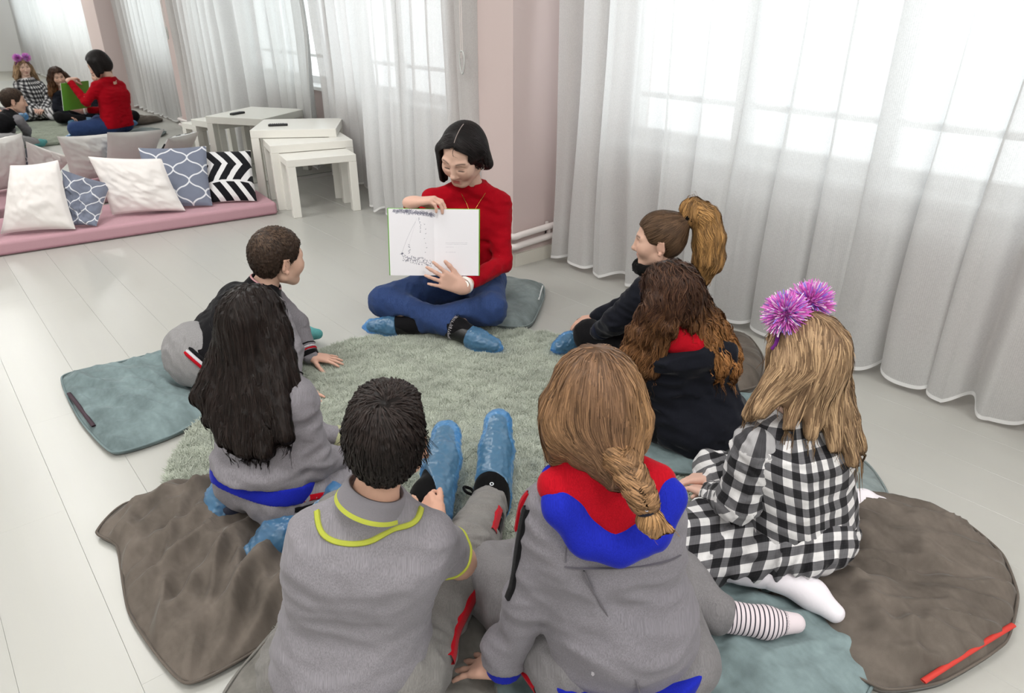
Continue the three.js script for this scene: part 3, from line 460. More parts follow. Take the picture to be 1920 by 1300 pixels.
// a hand from its wrist: fingers along f, palm facing n, thumb on the side t; bend: per finger [knuckle, middle, tip]
function handSkin(w, f, n, t, size, bend, o = {}) {
  f = A(f).clone().normalize(); n = A(n).clone(); n.addScaledVector(f, -n.dot(f)).normalize(); const tt = V().crossVectors(f, n); if (tt.dot(A(t)) < 0) tt.negate();
  const F = new Field(0.012 * size), at = (a, b, c) => add3(w, f, a * size, tt, b * size, n, c * size);
  const len = [0.068, 0.076, 0.071, 0.055], bx = [0.086, 0.09, 0.086, 0.078], by = [0.029, 0.0095, -0.0105, -0.029], rad = [0.0083, 0.0085, 0.0081, 0.0072];
  for (let i = 0; i < 4; i++) {
    F.cap(at(0.0, by[i] * 0.55, 0), at(bx[i], by[i], -0.003), 0.0155 * size, 0.0105 * size, { k: 0.014 * size });
    let p = at(bx[i], by[i], -0.003), a = 0; const sp = (o.spread ?? 0.12) * (1.2 - i * 0.8), b = bend[i] ?? bend[0];
    [0.45, 0.31, 0.24].forEach((q, k) => { a += b[k]; const d = V(0, 0, 0).addScaledVector(f, Math.cos(a)).addScaledVector(n, Math.sin(a)).addScaledVector(tt, sp * Math.cos(a)).normalize(), e = add3(p, d, q * len[i] * size); F.cap(p, e, rad[i] * size * (1 - 0.08 * k), rad[i] * size * (0.93 - 0.1 * k), { k: 0.0035 * size }); p = e; });
  }
  let p = at(0.022, 0.024, 0.006); F.cap(at(0.005, 0.01, 0.004), p, 0.016 * size, 0.016 * size);
  let td = V(0, 0, 0).addScaledVector(f, o.thumb?.[0] ?? 0.62).addScaledVector(tt, o.thumb?.[1] ?? 0.72).addScaledVector(n, o.thumb?.[2] ?? 0.3).normalize();
  [[0.04, 0.0135, 0.0105], [0.03, 0.0102, 0.0092], [0.025, 0.0092, 0.0075]].forEach(([l, ra, rb], k) => { const e = add3(p, td, l * size); F.cap(p, e, ra * size, rb * size, { k: 0.006 * size }); p = e; td = add3(td, f, o.thumbCurl ?? 0.25, n, o.thumbIn ?? 0.1).normalize(); });
  F.cap(at(-0.018, 0, 0), at(0.01, 0, 0), 0.0215 * size, 0.021 * size, { k: 0.02 * size });
  const tone = o.tone ?? SKIN; return F.mesh(0.0035, { color: () => tone.map((v, i) => v * (i ? 0.94 : 1.0)) });
}
const relax = [[0.25, 0.35, 0.2], [0.3, 0.4, 0.25], [0.35, 0.4, 0.25], [0.4, 0.4, 0.25]];
// the bare figure under the clothes; heads and hands come with grids of their own and are merged into it
function figure(J, r, tone, extra) {
  const F = new Field(0.03), lat = add3(J.sL, J.sR, -1).normalize();
  F.cap(mix3(J.N, J.H.pt(0, -0.05, -0.02), -0.1), J.H.pt(0, -0.03, -0.018), r.neck, r.neck * 0.92);
  const ch = mix3(J.P, J.N, 0.7);
  for (const s of [-1, 1]) F.cap(add3(ch, lat, s * r.tw * 0.5), add3(J.P, lat, s * r.hw * 0.6), r.td * 0.8, r.td * 0.8);
  F.cap(J.sL, J.N, r.ua * 0.8, r.neck * 0.7).cap(J.sR, J.N, r.ua * 0.8, r.neck * 0.7);
  F.cap(J.sL, J.eL, r.ua, r.fa).cap(J.eL, J.wL, r.fa, r.wr).cap(J.sR, J.eR, r.ua, r.fa).cap(J.eR, J.wR, r.fa, r.wr);
  const lf = r.leg ?? 0.8; F.cap(J.hL, J.kL, r.th * 0.8, r.kn * lf).cap(J.kL, J.aL, r.kn * lf, r.an * lf).cap(J.hR, J.kR, r.th * 0.8, r.kn * lf).cap(J.kR, J.aR, r.kn * lf, r.an * lf);
  for (const s of ['L', 'R']) if (J['t' + s]) F.cap(J['a' + s], J['t' + s], r.an * 0.75, r.an * 0.5);
  if (J.floor) F.cut([0, -1, 0], [0, J.floor, 0]);
  return mergeGeometries([F.mesh(0.0125, { color: () => tone }), ...extra]);
}
function person(label, J) {
  const root = thing('person', label, 'person', [J.P.x ?? J.P[0], 0, J.P.z ?? J.P[2]]);
  const add = (name, geo, mat, parent = root, note) => { geo.translate(-root.position.x, 0, -root.position.z); const m = mesh(name, geo, mat, parent); if (note) m.userData.label = note; return m; };
  return { root, add };
}
// trims limbs at their ends: [end, start, share of the limb cut off]; `core` is a segment that is left whole
const segDist = (q, a, b) => { const d = V().subVectors(b, a), t = clamp(V().subVectors(q, a).dot(d) / d.lengthSq(), 0, 1); return q.distanceTo(d.multiplyScalar(t).add(a)); };
function trim(limbs, core) { const L = limbs.map(([e, s, f]) => ({ a: s, b: add3(e, e, 0.12, s, -0.12), n: add3(e, s, -1).normalize(), c: mix3(e, s, f) })); return (x, y, z) => { const q = V(x, y, z); let best = core ? segDist(q, core[0], core[1]) * 0.6 : 1e9, hit = null; for (const l of L) { const d = segDist(q, l.a, l.b); if (d < best) { best = d; hit = l; } } return hit ? V().subVectors(q, hit.c).dot(hit.n) : -1; }; }
// a neck hole in a garment
const neckHole = (F, J, r, up = 0.03) => { const top = J.H.pt(0, -0.05, -0.02), ax = add3(top, J.N, -1).normalize(); F.cap(add3(J.N, ax, 0.004), add3(J.N, ax, 0.2), r, r * 1.05, { sub: true, k: 0.006 }); const a2 = add3([0, 0, 0], ax, 0.25, add3(J.N, J.P, -1).normalize(), 0.75).normalize(); F.cut(a2, add3(J.N, a2, up + 0.01)); return F; };
// cloth folds: ridges running across `axis`
function folds(axis, amp, f, seed) { const a = A(axis).clone().normalize(); return (x, y, z) => { const s = x * a.x + y * a.y + z * a.z, n = n3(x * f * 0.6 + a.x * s * f + seed, y * f * 0.6 + a.y * s * f, z * f * 0.6 + a.z * s * f + seed), m = n3(x * f * 1.7 + seed * 2, y * f * 1.7 + a.y * s * f * 2, z * f * 1.7); return amp * ((1 - Math.abs(n)) * 1.3 - 0.85 + 0.35 * m); }; }
function torsoField(J, r, k = 0.045) {
  const F = new Field(k), lat = add3(J.sL, J.sR, -1).normalize(), ch = mix3(J.P, J.N, 0.66), mid = mix3(J.P, J.N, 0.35);
  for (const s of [-1, 1]) { F.cap(add3(ch, lat, s * r.tw * 0.52), add3(J.P, lat, s * r.hw * 0.55), r.td, r.td * (r.hip ?? 1.08)); F.cap(s < 0 ? J.sR : J.sL, mix3(J.N, J.H.c, 0.08), r.ua * 1.08, r.neck * 1.0, { k: 0.05 }); }
  F.cap(ch, J.P, r.td * 1.02, r.td * 1.06);
  F.cap(add3(ch, lat, -r.tw * 0.62), add3(ch, lat, r.tw * 0.62), r.td * 0.8, r.td * 0.8, { k: 0.06 });
  return F;
}
function sleeves(F, J, r, grow = 0.008, which = 'LR', stop = 1) { for (const s of which) { const S = J['s' + s], E = J['e' + s], W = J['w' + s]; F.cap(S, E, r.ua + grow * 1.2, r.fa + grow * 1.1, { k: 0.03 }); if (stop >= 1) F.cap(E, W, r.fa + grow * 1.1, r.wr + grow * 0.9, { k: 0.02 }); } return F; }
function legs(J, r, grow = 0.01) { const F = new Field(0.04); F.cap(J.hL, J.hR, r.td * 1.0, r.td * 1.0); for (const s of 'LR') F.cap(J['h' + s], J['k' + s], r.th + grow, r.kn + grow, { k: 0.04 }).cap(J['k' + s], J['a' + s], r.kn + grow, r.an + grow * 1.3, { k: 0.02 }); return F; }
// foot with its sole towards `down`: heel behind the ankle, toe along t
function footField(a, t, r, down, grow = 0) { const F = new Field(0.018), dir = add3(t, a, -1).normalize(), d = A(down).clone().normalize(), h = add3(a, dir, -r * 0.8, d, r * 0.5), b = add3(mix3(h, t, 0.66), d, r * 0.12); F.cap(a, h, r * 0.95 + grow, r * 0.85 + grow).cap(h, b, r * 0.85 + grow, r * 0.95 + grow).cap(b, t, r * 0.95 + grow, r * 0.62 + grow).cap(a, b, r * 0.95 + grow, r * 0.72 + grow); return F; }
const coverMat = phys({ color: new THREE.Color().setRGB(0.24, 0.60, 1.0), roughness: 0.3, transmission: 0.76, thickness: 0, specularIntensity: 1.6, side: THREE.DoubleSide });
const crinkle = (amp, f, seed) => (x, y, z) => amp * (Math.abs(n3(x * f + seed, y * f, z * f)) * 1.6 - 0.5 + 0.5 * n3(x * f * 2.3, y * f * 2.3 + seed, z * f * 2.3));
// ------------------------------------------------------------------ hair: locks combed over a shell
const hairMat = (rough = 0.42) => phys({ color: 0xffffff, vertexColors: true, roughness: rough, specularIntensity: 0.3, side: THREE.DoubleSide });
const HAIR = hairMat();
function locks(shell, geo, o) {
  const R = rng(o.seed ?? 1), src = geo.attributes.position, pos = [], nor = [], col = [], idx = [], n = Math.round(o.n * 0.66), seg = o.seg ?? 10;
  const p = V(0, 0, 0), q = V(0, 0, 0), side = V(0, 0, 0);
  for (let i = 0, tries = 0; i < n && tries < n * 6; tries++) {
    const v = Math.floor(R() * src.count); p.fromBufferAttribute(src, v);
    if (o.skip && o.skip(p, R)) continue;
    i++;
    const len = o.len * (0.6 + 0.7 * R()), lift = (o.lift ?? 0.004) * (0.3 + R()), root = p.clone(), clump = n3(root.x * (o.clump ?? 45), root.y * (o.clump ?? 45) * 0.3, root.z * (o.clump ?? 45)), own = R() - 0.5, ph = R() * 1.2 + n3(root.x * 14, root.y * 5, root.z * 14) * 5, w = o.width * 1.18 * (0.6 + 0.8 * R());
    let d = o.flow(p, V(0, 0, 0)), nn = shell.grad(p), free = 0; const base = pos.length / 3, tilt = (R() - 0.5) * 0.22;
    p.addScaledVector(nn, -0.002);
    for (let k = 0; k <= seg; k++) {
      const t = k / seg, ds = shell.at(p.x, p.y, p.z);
      if (ds < 0.03 && !free) { nn = shell.grad(p); const off = -0.0008 + lift * Math.sin(Math.PI * Math.min(1, t * 1.15 + 0.08)) ; p.addScaledVector(nn, -(ds - off) * (ds > 0.012 ? 0.3 : 0.8)); }
      d = o.flow(p, d).clone(); if (!(o.fly && own > 0.5 - o.fly)) d.addScaledVector(nn, -d.dot(nn) * (ds < 0.012 ? 1 : 0.3)); else d.addScaledVector(nn, 0.25 * t);
      d.normalize(); side.crossVectors(d, nn).normalize();
      const wv = o.wave ? o.wave * Math.sin(ph + o.freq * (k * len / seg) + (o.phase ? o.phase(p) : 0)) : 0, wt = w * (t < 0.15 ? 0.55 + 3 * t : 1 - 0.75 * Math.pow((t - 0.15) / 0.85, 2));
      q.copy(p).addScaledVector(side, wv).addScaledVector(nn, wv * 0.5);
      const c = o.color(q, t, clump, own);
      for (const s of [-1, 1]) { pos.push(q.x + side.x * wt * s / 2, q.y + side.y * wt * s / 2, q.z + side.z * wt * s / 2); const m = V(nn.x, nn.y, nn.z).addScaledVector(side, s * 0.42 + tilt).normalize(); nor.push(m.x, m.y, m.z); col.push(c[0], c[1], c[2]); }
      if (k < seg) { const a = base + k * 2; idx.push(a, a + 1, a + 2, a + 1, a + 3, a + 2); p.addScaledVector(d, len / seg); }
    }
  }
  const g = new THREE.BufferGeometry(); g.setAttribute('position', new THREE.Float32BufferAttribute(pos, 3)); g.setAttribute('normal', new THREE.Float32BufferAttribute(nor, 3)); g.setAttribute('color', new THREE.Float32BufferAttribute(col, 3)); g.setAttribute('uv', new THREE.Float32BufferAttribute(new Float32Array(pos.length / 3 * 2), 2)); g.setIndex(idx); return g;
}
const tint = (c, s) => c.map((v) => Math.max(0, v * s));
// a colour function: base tone, lighter ends from `tip`, clumps and single locks that differ
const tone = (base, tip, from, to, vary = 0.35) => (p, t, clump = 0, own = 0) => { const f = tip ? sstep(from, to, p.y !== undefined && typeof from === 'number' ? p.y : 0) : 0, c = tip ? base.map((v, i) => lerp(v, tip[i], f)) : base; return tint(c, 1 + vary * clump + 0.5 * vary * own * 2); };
const DOWN = V(0, -1, 0);
// ------------------------------------------------------------------ the people
const heather = cloth(srgb('#9d999f'), { r: 5 }), royal = cloth(srgb('#2431c4')), redCloth = cloth(srgb('#cf1226')), blackCloth = cloth(srgb('#1b1a1d')), navy = cloth(srgb('#20222b'), { sheen: 0.5 }), yellowCloth = cloth(srgb('#d8df5a')), whiteCloth = cloth(srgb('#efeaf0'));
const sockTeal = cloth(srgb('#6fbcbc')), shoeBlack = std({ color: srgb('#111113'), roughness: 0.38 }), shoeFleece = cloth(srgb('#0d0d0e'));
const KID = { neck: 0.044, ua: 0.034, fa: 0.029, wr: 0.021, tw: 0.115, hw: 0.12, td: 0.076, th: 0.062, kn: 0.047, an: 0.03 };
const J3 = (o) => { for (const k in o) if (Array.isArray(o[k])) o[k] = A(o[k]); return o; };
const hand = (J, s, f, n, t, size, bend, o) => handSkin(J['w' + s], f, n, t, size, bend ?? relax, o);
// a ring-shaped collar round an axis: profile as [radius, height] pairs
function collarRing(c, axis, prof, a0 = 0, a1 = Math.PI * 2, front = [0, 0, 1]) { const g = new THREE.LatheGeometry(prof.map(([r, h]) => new THREE.Vector2(r, h)), 48, a0, a1 - a0), y = A(axis).clone().normalize(), x = V().crossVectors(y, A(front)).normalize(), z = V().crossVectors(x, y); g.applyMatrix4(new THREE.Matrix4().makeBasis(x, y, z).setPosition(A(c))); return g; }
// short hair: a cap cut at the hair line, combed away from the whorl
function shortHair(per, H, o) {
  const F = new Field(0.02); H.ell(F, [0, 0.034, -0.015], [0.083, 0.090, 0.103]); H.ell(F, [0, -0.005, -0.045], [0.068, 0.075, 0.066], { k: 0.03 });
  if (o.fringe) H.ell(F, [0, 0.075, 0.05], [0.062, 0.035, 0.04], { k: 0.03 });
  const line = (z) => z < -0.05 ? (o.nape ?? -0.078) : z < 0.0 ? lerp(o.nape ?? -0.078, -0.012, sstep(-0.05, -0.022, z)) : z < 0.035 ? lerp(-0.012, 0.0, z / 0.035) : lerp(0.0, 0.062, sstep(0.035, 0.066, z));
  F.carve = (x, y, z) => { const l = H.local(V(x, y, z)); const ear = Math.hypot((l.y + 0.018) / 0.033, (l.z + 0.01) / 0.022); return Math.max(line(l.z) + 0.004 * Math.sin(l.x * 160) - l.y, Math.abs(l.x) > 0.066 ? 1 - ear : -1) * 0.9 * H.s; };
  F.disp = crinkle(0.0025, 42, o.seed);
  const g = F.mesh(0.0042, { color: (p) => tint(o.color, 0.75 + 0.25 * n3(p.x * 40, p.y * 40, p.z * 40)) }), w = H.pt(...(o.whorl ?? [0.01, 0.10, -0.07]));
  const flow = (p) => { const a = V().subVectors(p, w), l = H.local(p); a.addScaledVector(V().crossVectors(H.y, a), 0.5 * Math.exp(-a.length() * 14)); a.normalize(); if (o.comb) a.addScaledVector(add3([0, 0, 0], H.x, o.comb[0], H.y, o.comb[1], H.z, o.comb[2]), sstep(0.02, 0.09, l.y)); return a.addScaledVector(H.y, -0.35).normalize(); };
  const hair = per.add('hair', g.clone(), HAIR);
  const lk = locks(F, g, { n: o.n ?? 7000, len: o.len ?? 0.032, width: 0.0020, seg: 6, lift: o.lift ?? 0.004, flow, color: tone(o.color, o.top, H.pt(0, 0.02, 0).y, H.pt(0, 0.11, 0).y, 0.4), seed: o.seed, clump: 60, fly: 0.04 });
  per.add('locks', lk, HAIR, hair);
}
// ---- the woman reading
{
  const J = J3({ P: [1.737, 0.145, -2.40], N: [1.776, 0.548, -2.367], sR: [1.628, 0.505, -2.435], sL: [1.858, 0.482, -2.295], eR: [1.50, 0.375, -2.43], wR: [1.428, 0.563, -2.285], eL: [1.80, 0.262, -2.20], wL: [1.508, 0.256, -2.092], hR: [1.65, 0.14, -2.42], hL: [1.81, 0.14, -2.33], kR: [1.352, 0.135, -2.42], kL: [1.635, 0.135, -2.075], aR: [1.500, 0.075, -2.12], aL: [1.40, 0.07, -2.285], tR: [1.545, 0.05, -1.945], tL: [1.275, 0.05, -2.405] });
  J.H = new Head([1.702, 0.700, -2.325], [-0.80, -0.47, 0.34], [-0.36, 0.86, 0.30], 0.98);
  const R = { neck: 0.045, leg: 0.75, ua: 0.043, fa: 0.034, wr: 0.024, tw: 0.15, hw: 0.15, td: 0.082, th: 0.078, kn: 0.058, an: 0.038 }, tn = [0.70, 0.46, 0.36];
  const p = person('person in a red sweater and blue jeans sitting cross-legged and reading from an open book', J);
  p.add('body', figure(J, R, tn, [headSkin(J.H, { tone: tn, lids: 0.9, cell: 0.0024, mouth: 0.003, lip: [0.5, 0.12, 0.12], brow: [0.05, 0.03, 0.025] }),
    handSkin(J.wR, [0.62, 0.10, 0.66], [0.02, -0.98, 0.05], [0.6, 0.0, -0.6], 0.95, [[0.45, 0.75, 0.4], [0.5, 0.75, 0.4], [0.5, 0.75, 0.4], [0.55, 0.8, 0.4]], { tone: tn, spread: 0.06, thumb: [0.7, 0.35, 0.5] }),
    handSkin(J.wL, [-0.74, 0.46, -0.38], [0.588, -0.16, -0.795], [0.35, 0.88, 0.3], 0.95, [[0.02, 0.1, 0.1], [0.05, 0.12, 0.1], [0.02, 0.15, 0.1], [0.05, 0.15, 0.1]], { tone: tn, spread: 0.22, thumb: [0.8, 0.5, 0.05], thumbIn: 0 })]), skinMat);
  for (const e of eyes(J.H, { down: 0.6, at: 0.0625 })) p.add('eye', e, eyeMat);
  // sweater
  const S = torsoField(J, R); sleeves(S, J, R, 0.006); S.disp = folds([0.1, 1, 0.1], 0.005, 11, 3);
  neckHole(S, J, 0.046, 0.026);
  { const arms = trim([[J.wR, J.eR, 0.05], [J.wL, J.eL, 0.16]], [J.P, J.N]); S.carve = (x, y, z) => Math.max(arms(x, y, z), 0.115 - y); }
  const top = p.add('sweater', S.mesh(0.0065), cloth(srgb('#c3061f'), { sheen: 0.15 }));
  p.add('neckband', collarRing(add3(J.N, add3(J.H.pt(0, -0.05, -0.02), J.N, -1).normalize(), 0.022), add3(add3(J.H.pt(0, -0.05, -0.02), J.N, -1).normalize(), add3(J.N, J.P, -1).normalize(), 1).normalize(), [[0.0545, -0.008], [0.0525, 0.006], [0.048, 0.007], [0.047, -0.008], [0.0545, -0.008]]), cloth(srgb('#b5051c')), top);
  // jeans
  const L = legs(J, R, 0.006); L.disp = folds([0.6, 0.3, 0.7], 0.0045, 16, 6);
  L.carve = trim([[J.aL, J.kL, 0.06], [J.aR, J.kR, 0.05]], [J.hL, J.hR]);
  const denimTex = texture(256, 256, (u, v) => { const n = 0.85 + 0.22 * (rw() - 0.5); return [n, n, n * 1.02]; });
  const denim = phys({ color: srgb('#3a5080'), roughness: 0.9, map: rep(denimTex, 6), sheen: 0.2, sheenColor: new THREE.Color(0.8, 0.9, 1), specularIntensity: 0.3 });
  const jeans = p.add('jeans', L.mesh(0.007), denim);
  { const n = add3(J.aR, J.kR, -1).normalize(), c = mix3(J.aR, J.kR, 0.05), fr = [], rr = rng(4); const x = V().crossVectors(n, DOWN).normalize(), y = V().crossVectors(n, x); for (let i = 0; i < 60; i++) { const a = i / 60 * 6.283, r0 = R.an + 0.012, s = add3(c, x, Math.cos(a) * r0, y, Math.sin(a) * r0), e = add3(s, n, 0.004 + 0.01 * rr(), x, 0.006 * (rr() - 0.5), y, 0.006 * (rr() - 0.5)); fr.push(tube([s, mix3(s, e, 0.6), e], 0.0009, 3, 3)); } p.add('frayed_hem', mergeGeometries(fr), whiteCloth, jeans); }
  // shoes in blue covers
  for (const s of ['R', 'L']) {
    p.add('sock', new Field().cap(J['a' + s], mix3(J['a' + s], J['k' + s], 0.4), 0.043, 0.045).cap(J['a' + s], mix3(J['a' + s], J['t' + s], 0.4), 0.042, 0.036).mesh(0.005), blackCloth);
    const F = footField(J['a' + s], J['t' + s], 0.036, s === 'R' ? [-0.5, -0.5, 0.5] : [0.5, -0.6, 0.4], 0.002); const sh = p.add('shoe', F.mesh(0.005), shoeBlack);
    const C = footField(J['a' + s], J['t' + s], 0.036, s === 'R' ? [-0.5, -0.5, 0.5] : [0.5, -0.6, 0.4], 0.009); C.disp = crinkle(0.0025, 36, s === 'R' ? 1 : 5); const dir = add3(J['t' + s], J['a' + s], -1).normalize(); C.cut(dir.clone().negate(), mix3(J['a' + s], J['t' + s], 0.4)); C.cap(J['t' + s], add3(J['t' + s], dir, 0.035), 0.02, 0.008); p.add('shoe_cover', C.mesh(0.0045), coverMat);
    void sh;
  }
  // watch, necklace, earring
  { const n = add3(J.wL, J.eL, -1).normalize(), c = mix3(J.wL, J.eL, 0.08), q = new THREE.Quaternion().setFromUnitVectors(V(0, 0, 1), n), g = new THREE.TorusGeometry(0.030, 0.0055, 10, 40).scale(1, 1, 1.6).applyQuaternion(q).translate(c.x, c.y, c.z); const wt = p.add('watch', g, std({ color: srgb('#ece8e2'), roughness: 0.4 })); const fc = add3(c, V(-0.45, 0.35, 0.6).normalize(), 0.031); const fg = new THREE.CylinderGeometry(0.014, 0.014, 0.008, 24).applyQuaternion(new THREE.Quaternion().setFromUnitVectors(V(0, 1, 0), V(-0.45, 0.35, 0.6).normalize())).translate(fc.x, fc.y, fc.z); p.add('watch_face', fg, std({ color: srgb('#f7f4ee'), roughness: 0.3 }), wt); }
  { const f = V(-0.52, 0.1, 0.85).normalize(), a = add3(J.N, f, 0.062, [0.85, 0, 0.52], 0.05, [0, 1, 0], -0.012), b = add3(J.N, f, 0.062, [0.85, 0, 0.52], -0.05, [0, 1, 0], -0.012), d = add3(J.N, f, 0.1, [0, 1, 0], -0.085, [0.85, 0, 0.52], -0.01); for (const q of [a, b, d]) S.onto(q, 0.003); const m1 = S.onto(mix3(a, d, 0.5), 0.003), m2 = S.onto(mix3(b, d, 0.5), 0.003); const gold = std({ color: srgb('#d8a85c'), roughness: 0.25, metalness: 1 }); const nl = p.add('necklace', tube([a, m1, d, m2, b], 0.0012, 40, 5), gold); const pd = new THREE.SphereGeometry(0.0055, 14, 10).scale(1, 1.3, 1).translate(d.x, d.y - 0.006, d.z); p.add('pendant', pd, std({ color: srgb('#f4e6cf'), roughness: 0.2 }), nl); }
  // black bob with a white parting
  {
    const H = J.H, F = new Field(0.025); H.ell(F, [0, 0.036, -0.018], [0.089, 0.092, 0.106]); H.ell(F, [0, -0.02, -0.05], [0.086, 0.088, 0.078], { k: 0.03 });
    H.cap(F, [-0.074, 0.035, 0.03], [-0.080, -0.098, 0.052], 0.027, 0.018, { k: 0.03 }); H.cap(F, [-0.08, 0.0, -0.02], [-0.08, -0.085, 0.0], 0.03, 0.02, { k: 0.03 }); H.cap(F, [0.075, 0.03, -0.015], [0.083, -0.06, -0.045], 0.03, 0.024, { k: 0.03 });
    F.carve = (x, y, z) => { const l = H.local(V(x, y, z)), side = l.x < 0 ? 0.066 : 0.058; const face = Math.max(0.028 + (l.x > 0 ? -0.012 : 0.02) * sstep(0.03, -0.02, l.y) - l.z, Math.abs(l.x) - (side + 0.012 * sstep(0.03, -0.06, l.y)), l.y - (0.088 - 14 * Math.max(0, Math.abs(l.x + 0.0)) ** 2 * 0.6)); return Math.max(-face, l.x > 0.05 ? 1 - Math.hypot((l.y + 0.015) / 0.03, (l.z - 0.004) / 0.024) - 0.2 : -1) * 0.8; };
    const g = F.mesh(0.0042, { color: (q) => tint([0.012, 0.010, 0.010], 0.8 + 0.3 * n3(q.x * 40, q.y * 40, q.z * 40)) }), hair = p.add('hair', g.clone(), HAIR);
    const part = (q) => { const l = H.local(q), dx = l.x - 0.008; return add3([0, 0, 0], H.x, Math.sign(dx) * sstep(0.0, 0.02, Math.abs(dx)) * sstep(-0.02, 0.06, l.y), H.y, -0.25 - 0.9 * sstep(0.09, 0.02, l.y), H.z, l.z > 0.02 ? 0.12 : -0.2).normalize(); };
    p.add('locks', locks(F, g, { n: 9000, len: 0.075, width: 0.0020, seg: 9, lift: 0.0015, flow: part, color: tone([0.014, 0.011, 0.011], null, 0, 0, 0.4), seed: 3, fly: 0.01 }), HAIR, hair);
    const pts = []; for (let i = 0; i <= 8; i++) pts.push(H.pt(0.008, 0.13, lerp(0.075, -0.035, i / 8))); p.add('parting', ribbon(F, pts.map((q) => F.onto(q, 0)), 0.0026, 0.0022, 30), std({ color: new THREE.Color(0.30, 0.24, 0.22), roughness: 0.7 }), hair);
    const e = H.pt(0.084, -0.045, 0.0); p.add('earring', new THREE.TorusGeometry(0.006, 0.0014, 6, 20).translate(e.x, e.y, e.z), std({ color: srgb('#e9e6df'), roughness: 0.2, metalness: 1 }));
  }
}
// the open book she holds
{
  const TL = V(1.335, 0.546, -2.32), TR = V(1.612, 0.537, -2.113), BR = V(1.59, 0.288, -2.079), c = mix3(TL, BR, 0.5), t = thing('open_book', 'large open picture book with a green cover, held up by the person in red', 'book', [c.x, c.y, c.z]);
  const x = V().subVectors(TR, TL).normalize(), y0 = V().subVectors(TR, BR).normalize(), z = V().crossVectors(x, y0).normalize(), y = V().crossVectors(z, x); t.quaternion.setFromRotationMatrix(new THREE.Matrix4().makeBasis(x, y, z));
  const W = 0.346, Hh = 0.258, hw = W / 2;
  mesh('cover', mergeGeometries([rbox(hw, Hh, 0.003, 0.0012, -hw / 2 - 0.002, 0, -0.0115), rbox(hw, Hh, 0.003, 0.0012, hw / 2 + 0.002, 0, -0.0115), rbox(0.014, Hh, 0.003, 0.0012, 0, 0, -0.0125)]), std({ color: srgb('#6cb33a'), roughness: 0.5 }), t);
  const leaf = (s, thick) => { const sh = new THREE.Shape(), n = 20; const top = (f) => thick * Math.pow(Math.sin(Math.PI * Math.min(1, 0.10 + f * 0.9)), 0.35) * (1 - 0.25 * f); sh.moveTo(0, -0.0095); for (let i = 0; i <= n; i++) sh.lineTo(s * (i / n) * (hw - 0.006), -0.0095 + top(i / n)); sh.lineTo(s * (hw - 0.006), -0.0095); const g = new THREE.ExtrudeGeometry(sh, { depth: Hh - 0.012, bevelEnabled: false }); g.rotateX(Math.PI / 2).translate(0, (Hh - 0.012) / 2, 0); return g; };
  const fix = (g) => { const p = g.attributes.position; for (let i = 0; i < p.count; i++) p.setZ(i, -p.getZ(i) - 0.019 + 0.0); g.computeVertexNormals(); return g; };
  const paper = std({ color: srgb('#f3f1f5'), roughness: 0.7, side: THREE.DoubleSide }); void fix;
  const pageGeo = (s, thick) => { const N = 24, pos = [], uv = [], idx = []; const prof = (f) => -0.0095 + thick * Math.pow(Math.sin(Math.PI * Math.min(0.5, 0.06 + f * 1.2)), 0.7) * (1 - 0.35 * f); for (let j = 0; j <= 1; j++) for (let i = 0; i <= N; i++) { const f = i / N; pos.push(s * f * (hw - 0.0025), (j - 0.5) * (Hh - 0.004), prof(f)); uv.push(s > 0 ? f : 1 - f, j); } for (let i = 0; i < N; i++) { const a = i, b = i + N + 1; s > 0 ? idx.push(a, a + 1, b, a + 1, b + 1, b) : idx.push(a, b, a + 1, a + 1, b, b + 1); } const g = new THREE.BufferGeometry(); g.setAttribute('position', new THREE.Float32BufferAttribute(pos, 3)); g.setAttribute('uv', new THREE.Float32BufferAttribute(uv, 2)); g.setIndex(idx); g.computeVertexNormals(); return [g, prof]; };
  const print = canvasTex(1400, 1080, (g, w, h) => {
    g.fillStyle = '#f4f2f7'; g.fillRect(0, 0, w, h); const r = rng(77); g.strokeStyle = '#55556a'; g.fillStyle = '#3c3c4a';
    const s = w / 700;
    const scr = (x, y, k) => { g.lineWidth = 1.6 * s; g.beginPath(); g.moveTo(x, y); for (let i = 0; i < 4; i++) g.lineTo(x + (r() - 0.5) * k, y + (r() - 0.5) * k); g.stroke(); };
    g.globalAlpha = 0.45; for (let i = 0; i < 260; i++) { const f = r(); scr((40 + f * 310) * s, (16 + 34 * f * f + 26 * (r() - 0.5)) * s, 26 * s); }
    g.globalAlpha = 0.5; g.lineWidth = 1.4 * s; g.beginPath(); g.moveTo(208 * s, 100 * s); g.quadraticCurveTo(140 * s, 220 * s, 98 * s, 350 * s); g.stroke(); g.setLineDash([4, 6]); g.beginPath(); g.moveTo(218 * s, 70 * s); g.lineTo(150 * s, 300 * s); g.stroke(); g.setLineDash([]);
    g.globalAlpha = 0.75; for (let i = 0; i < 9; i++) scr((236 + r() * 14) * s, (70 + i * 14) * s, 12 * s);
    for (let i = 0; i < 6; i++) scr((150 + r() * 10) * s, (285 + i * 13) * s, 18 * s);
    for (let i = 0; i < 9; i++) scr((90 + r() * 12) * s, (355 + r() * 10) * s, 16 * s);
    for (let i = 0; i < 110; i++) { const f = r(); scr((100 + f * 230) * s, (368 + 34 * f + r() * 60) * s, 13 * s); }
    for (let i = 0; i < 7; i++) scr((270 + r() * 24) * s, (120 + i * 38) * s, 9 * s);
    g.globalAlpha = 0.35; g.lineWidth = 2.2 * s; for (const [x, y, l] of [[440, 268, 165], [440, 280, 165], [440, 304, 60], [440, 345, 80]]) { g.beginPath(); for (let q = 0; q < l; q += 9) { g.moveTo((x + q) * s, y * s); g.lineTo((x + q + 3 + r() * 5) * s, y * s); } g.stroke(); }
    g.globalAlpha = 0.7; scr(435 * s, 448 * s, 14 * s); g.globalAlpha = 1;
  });
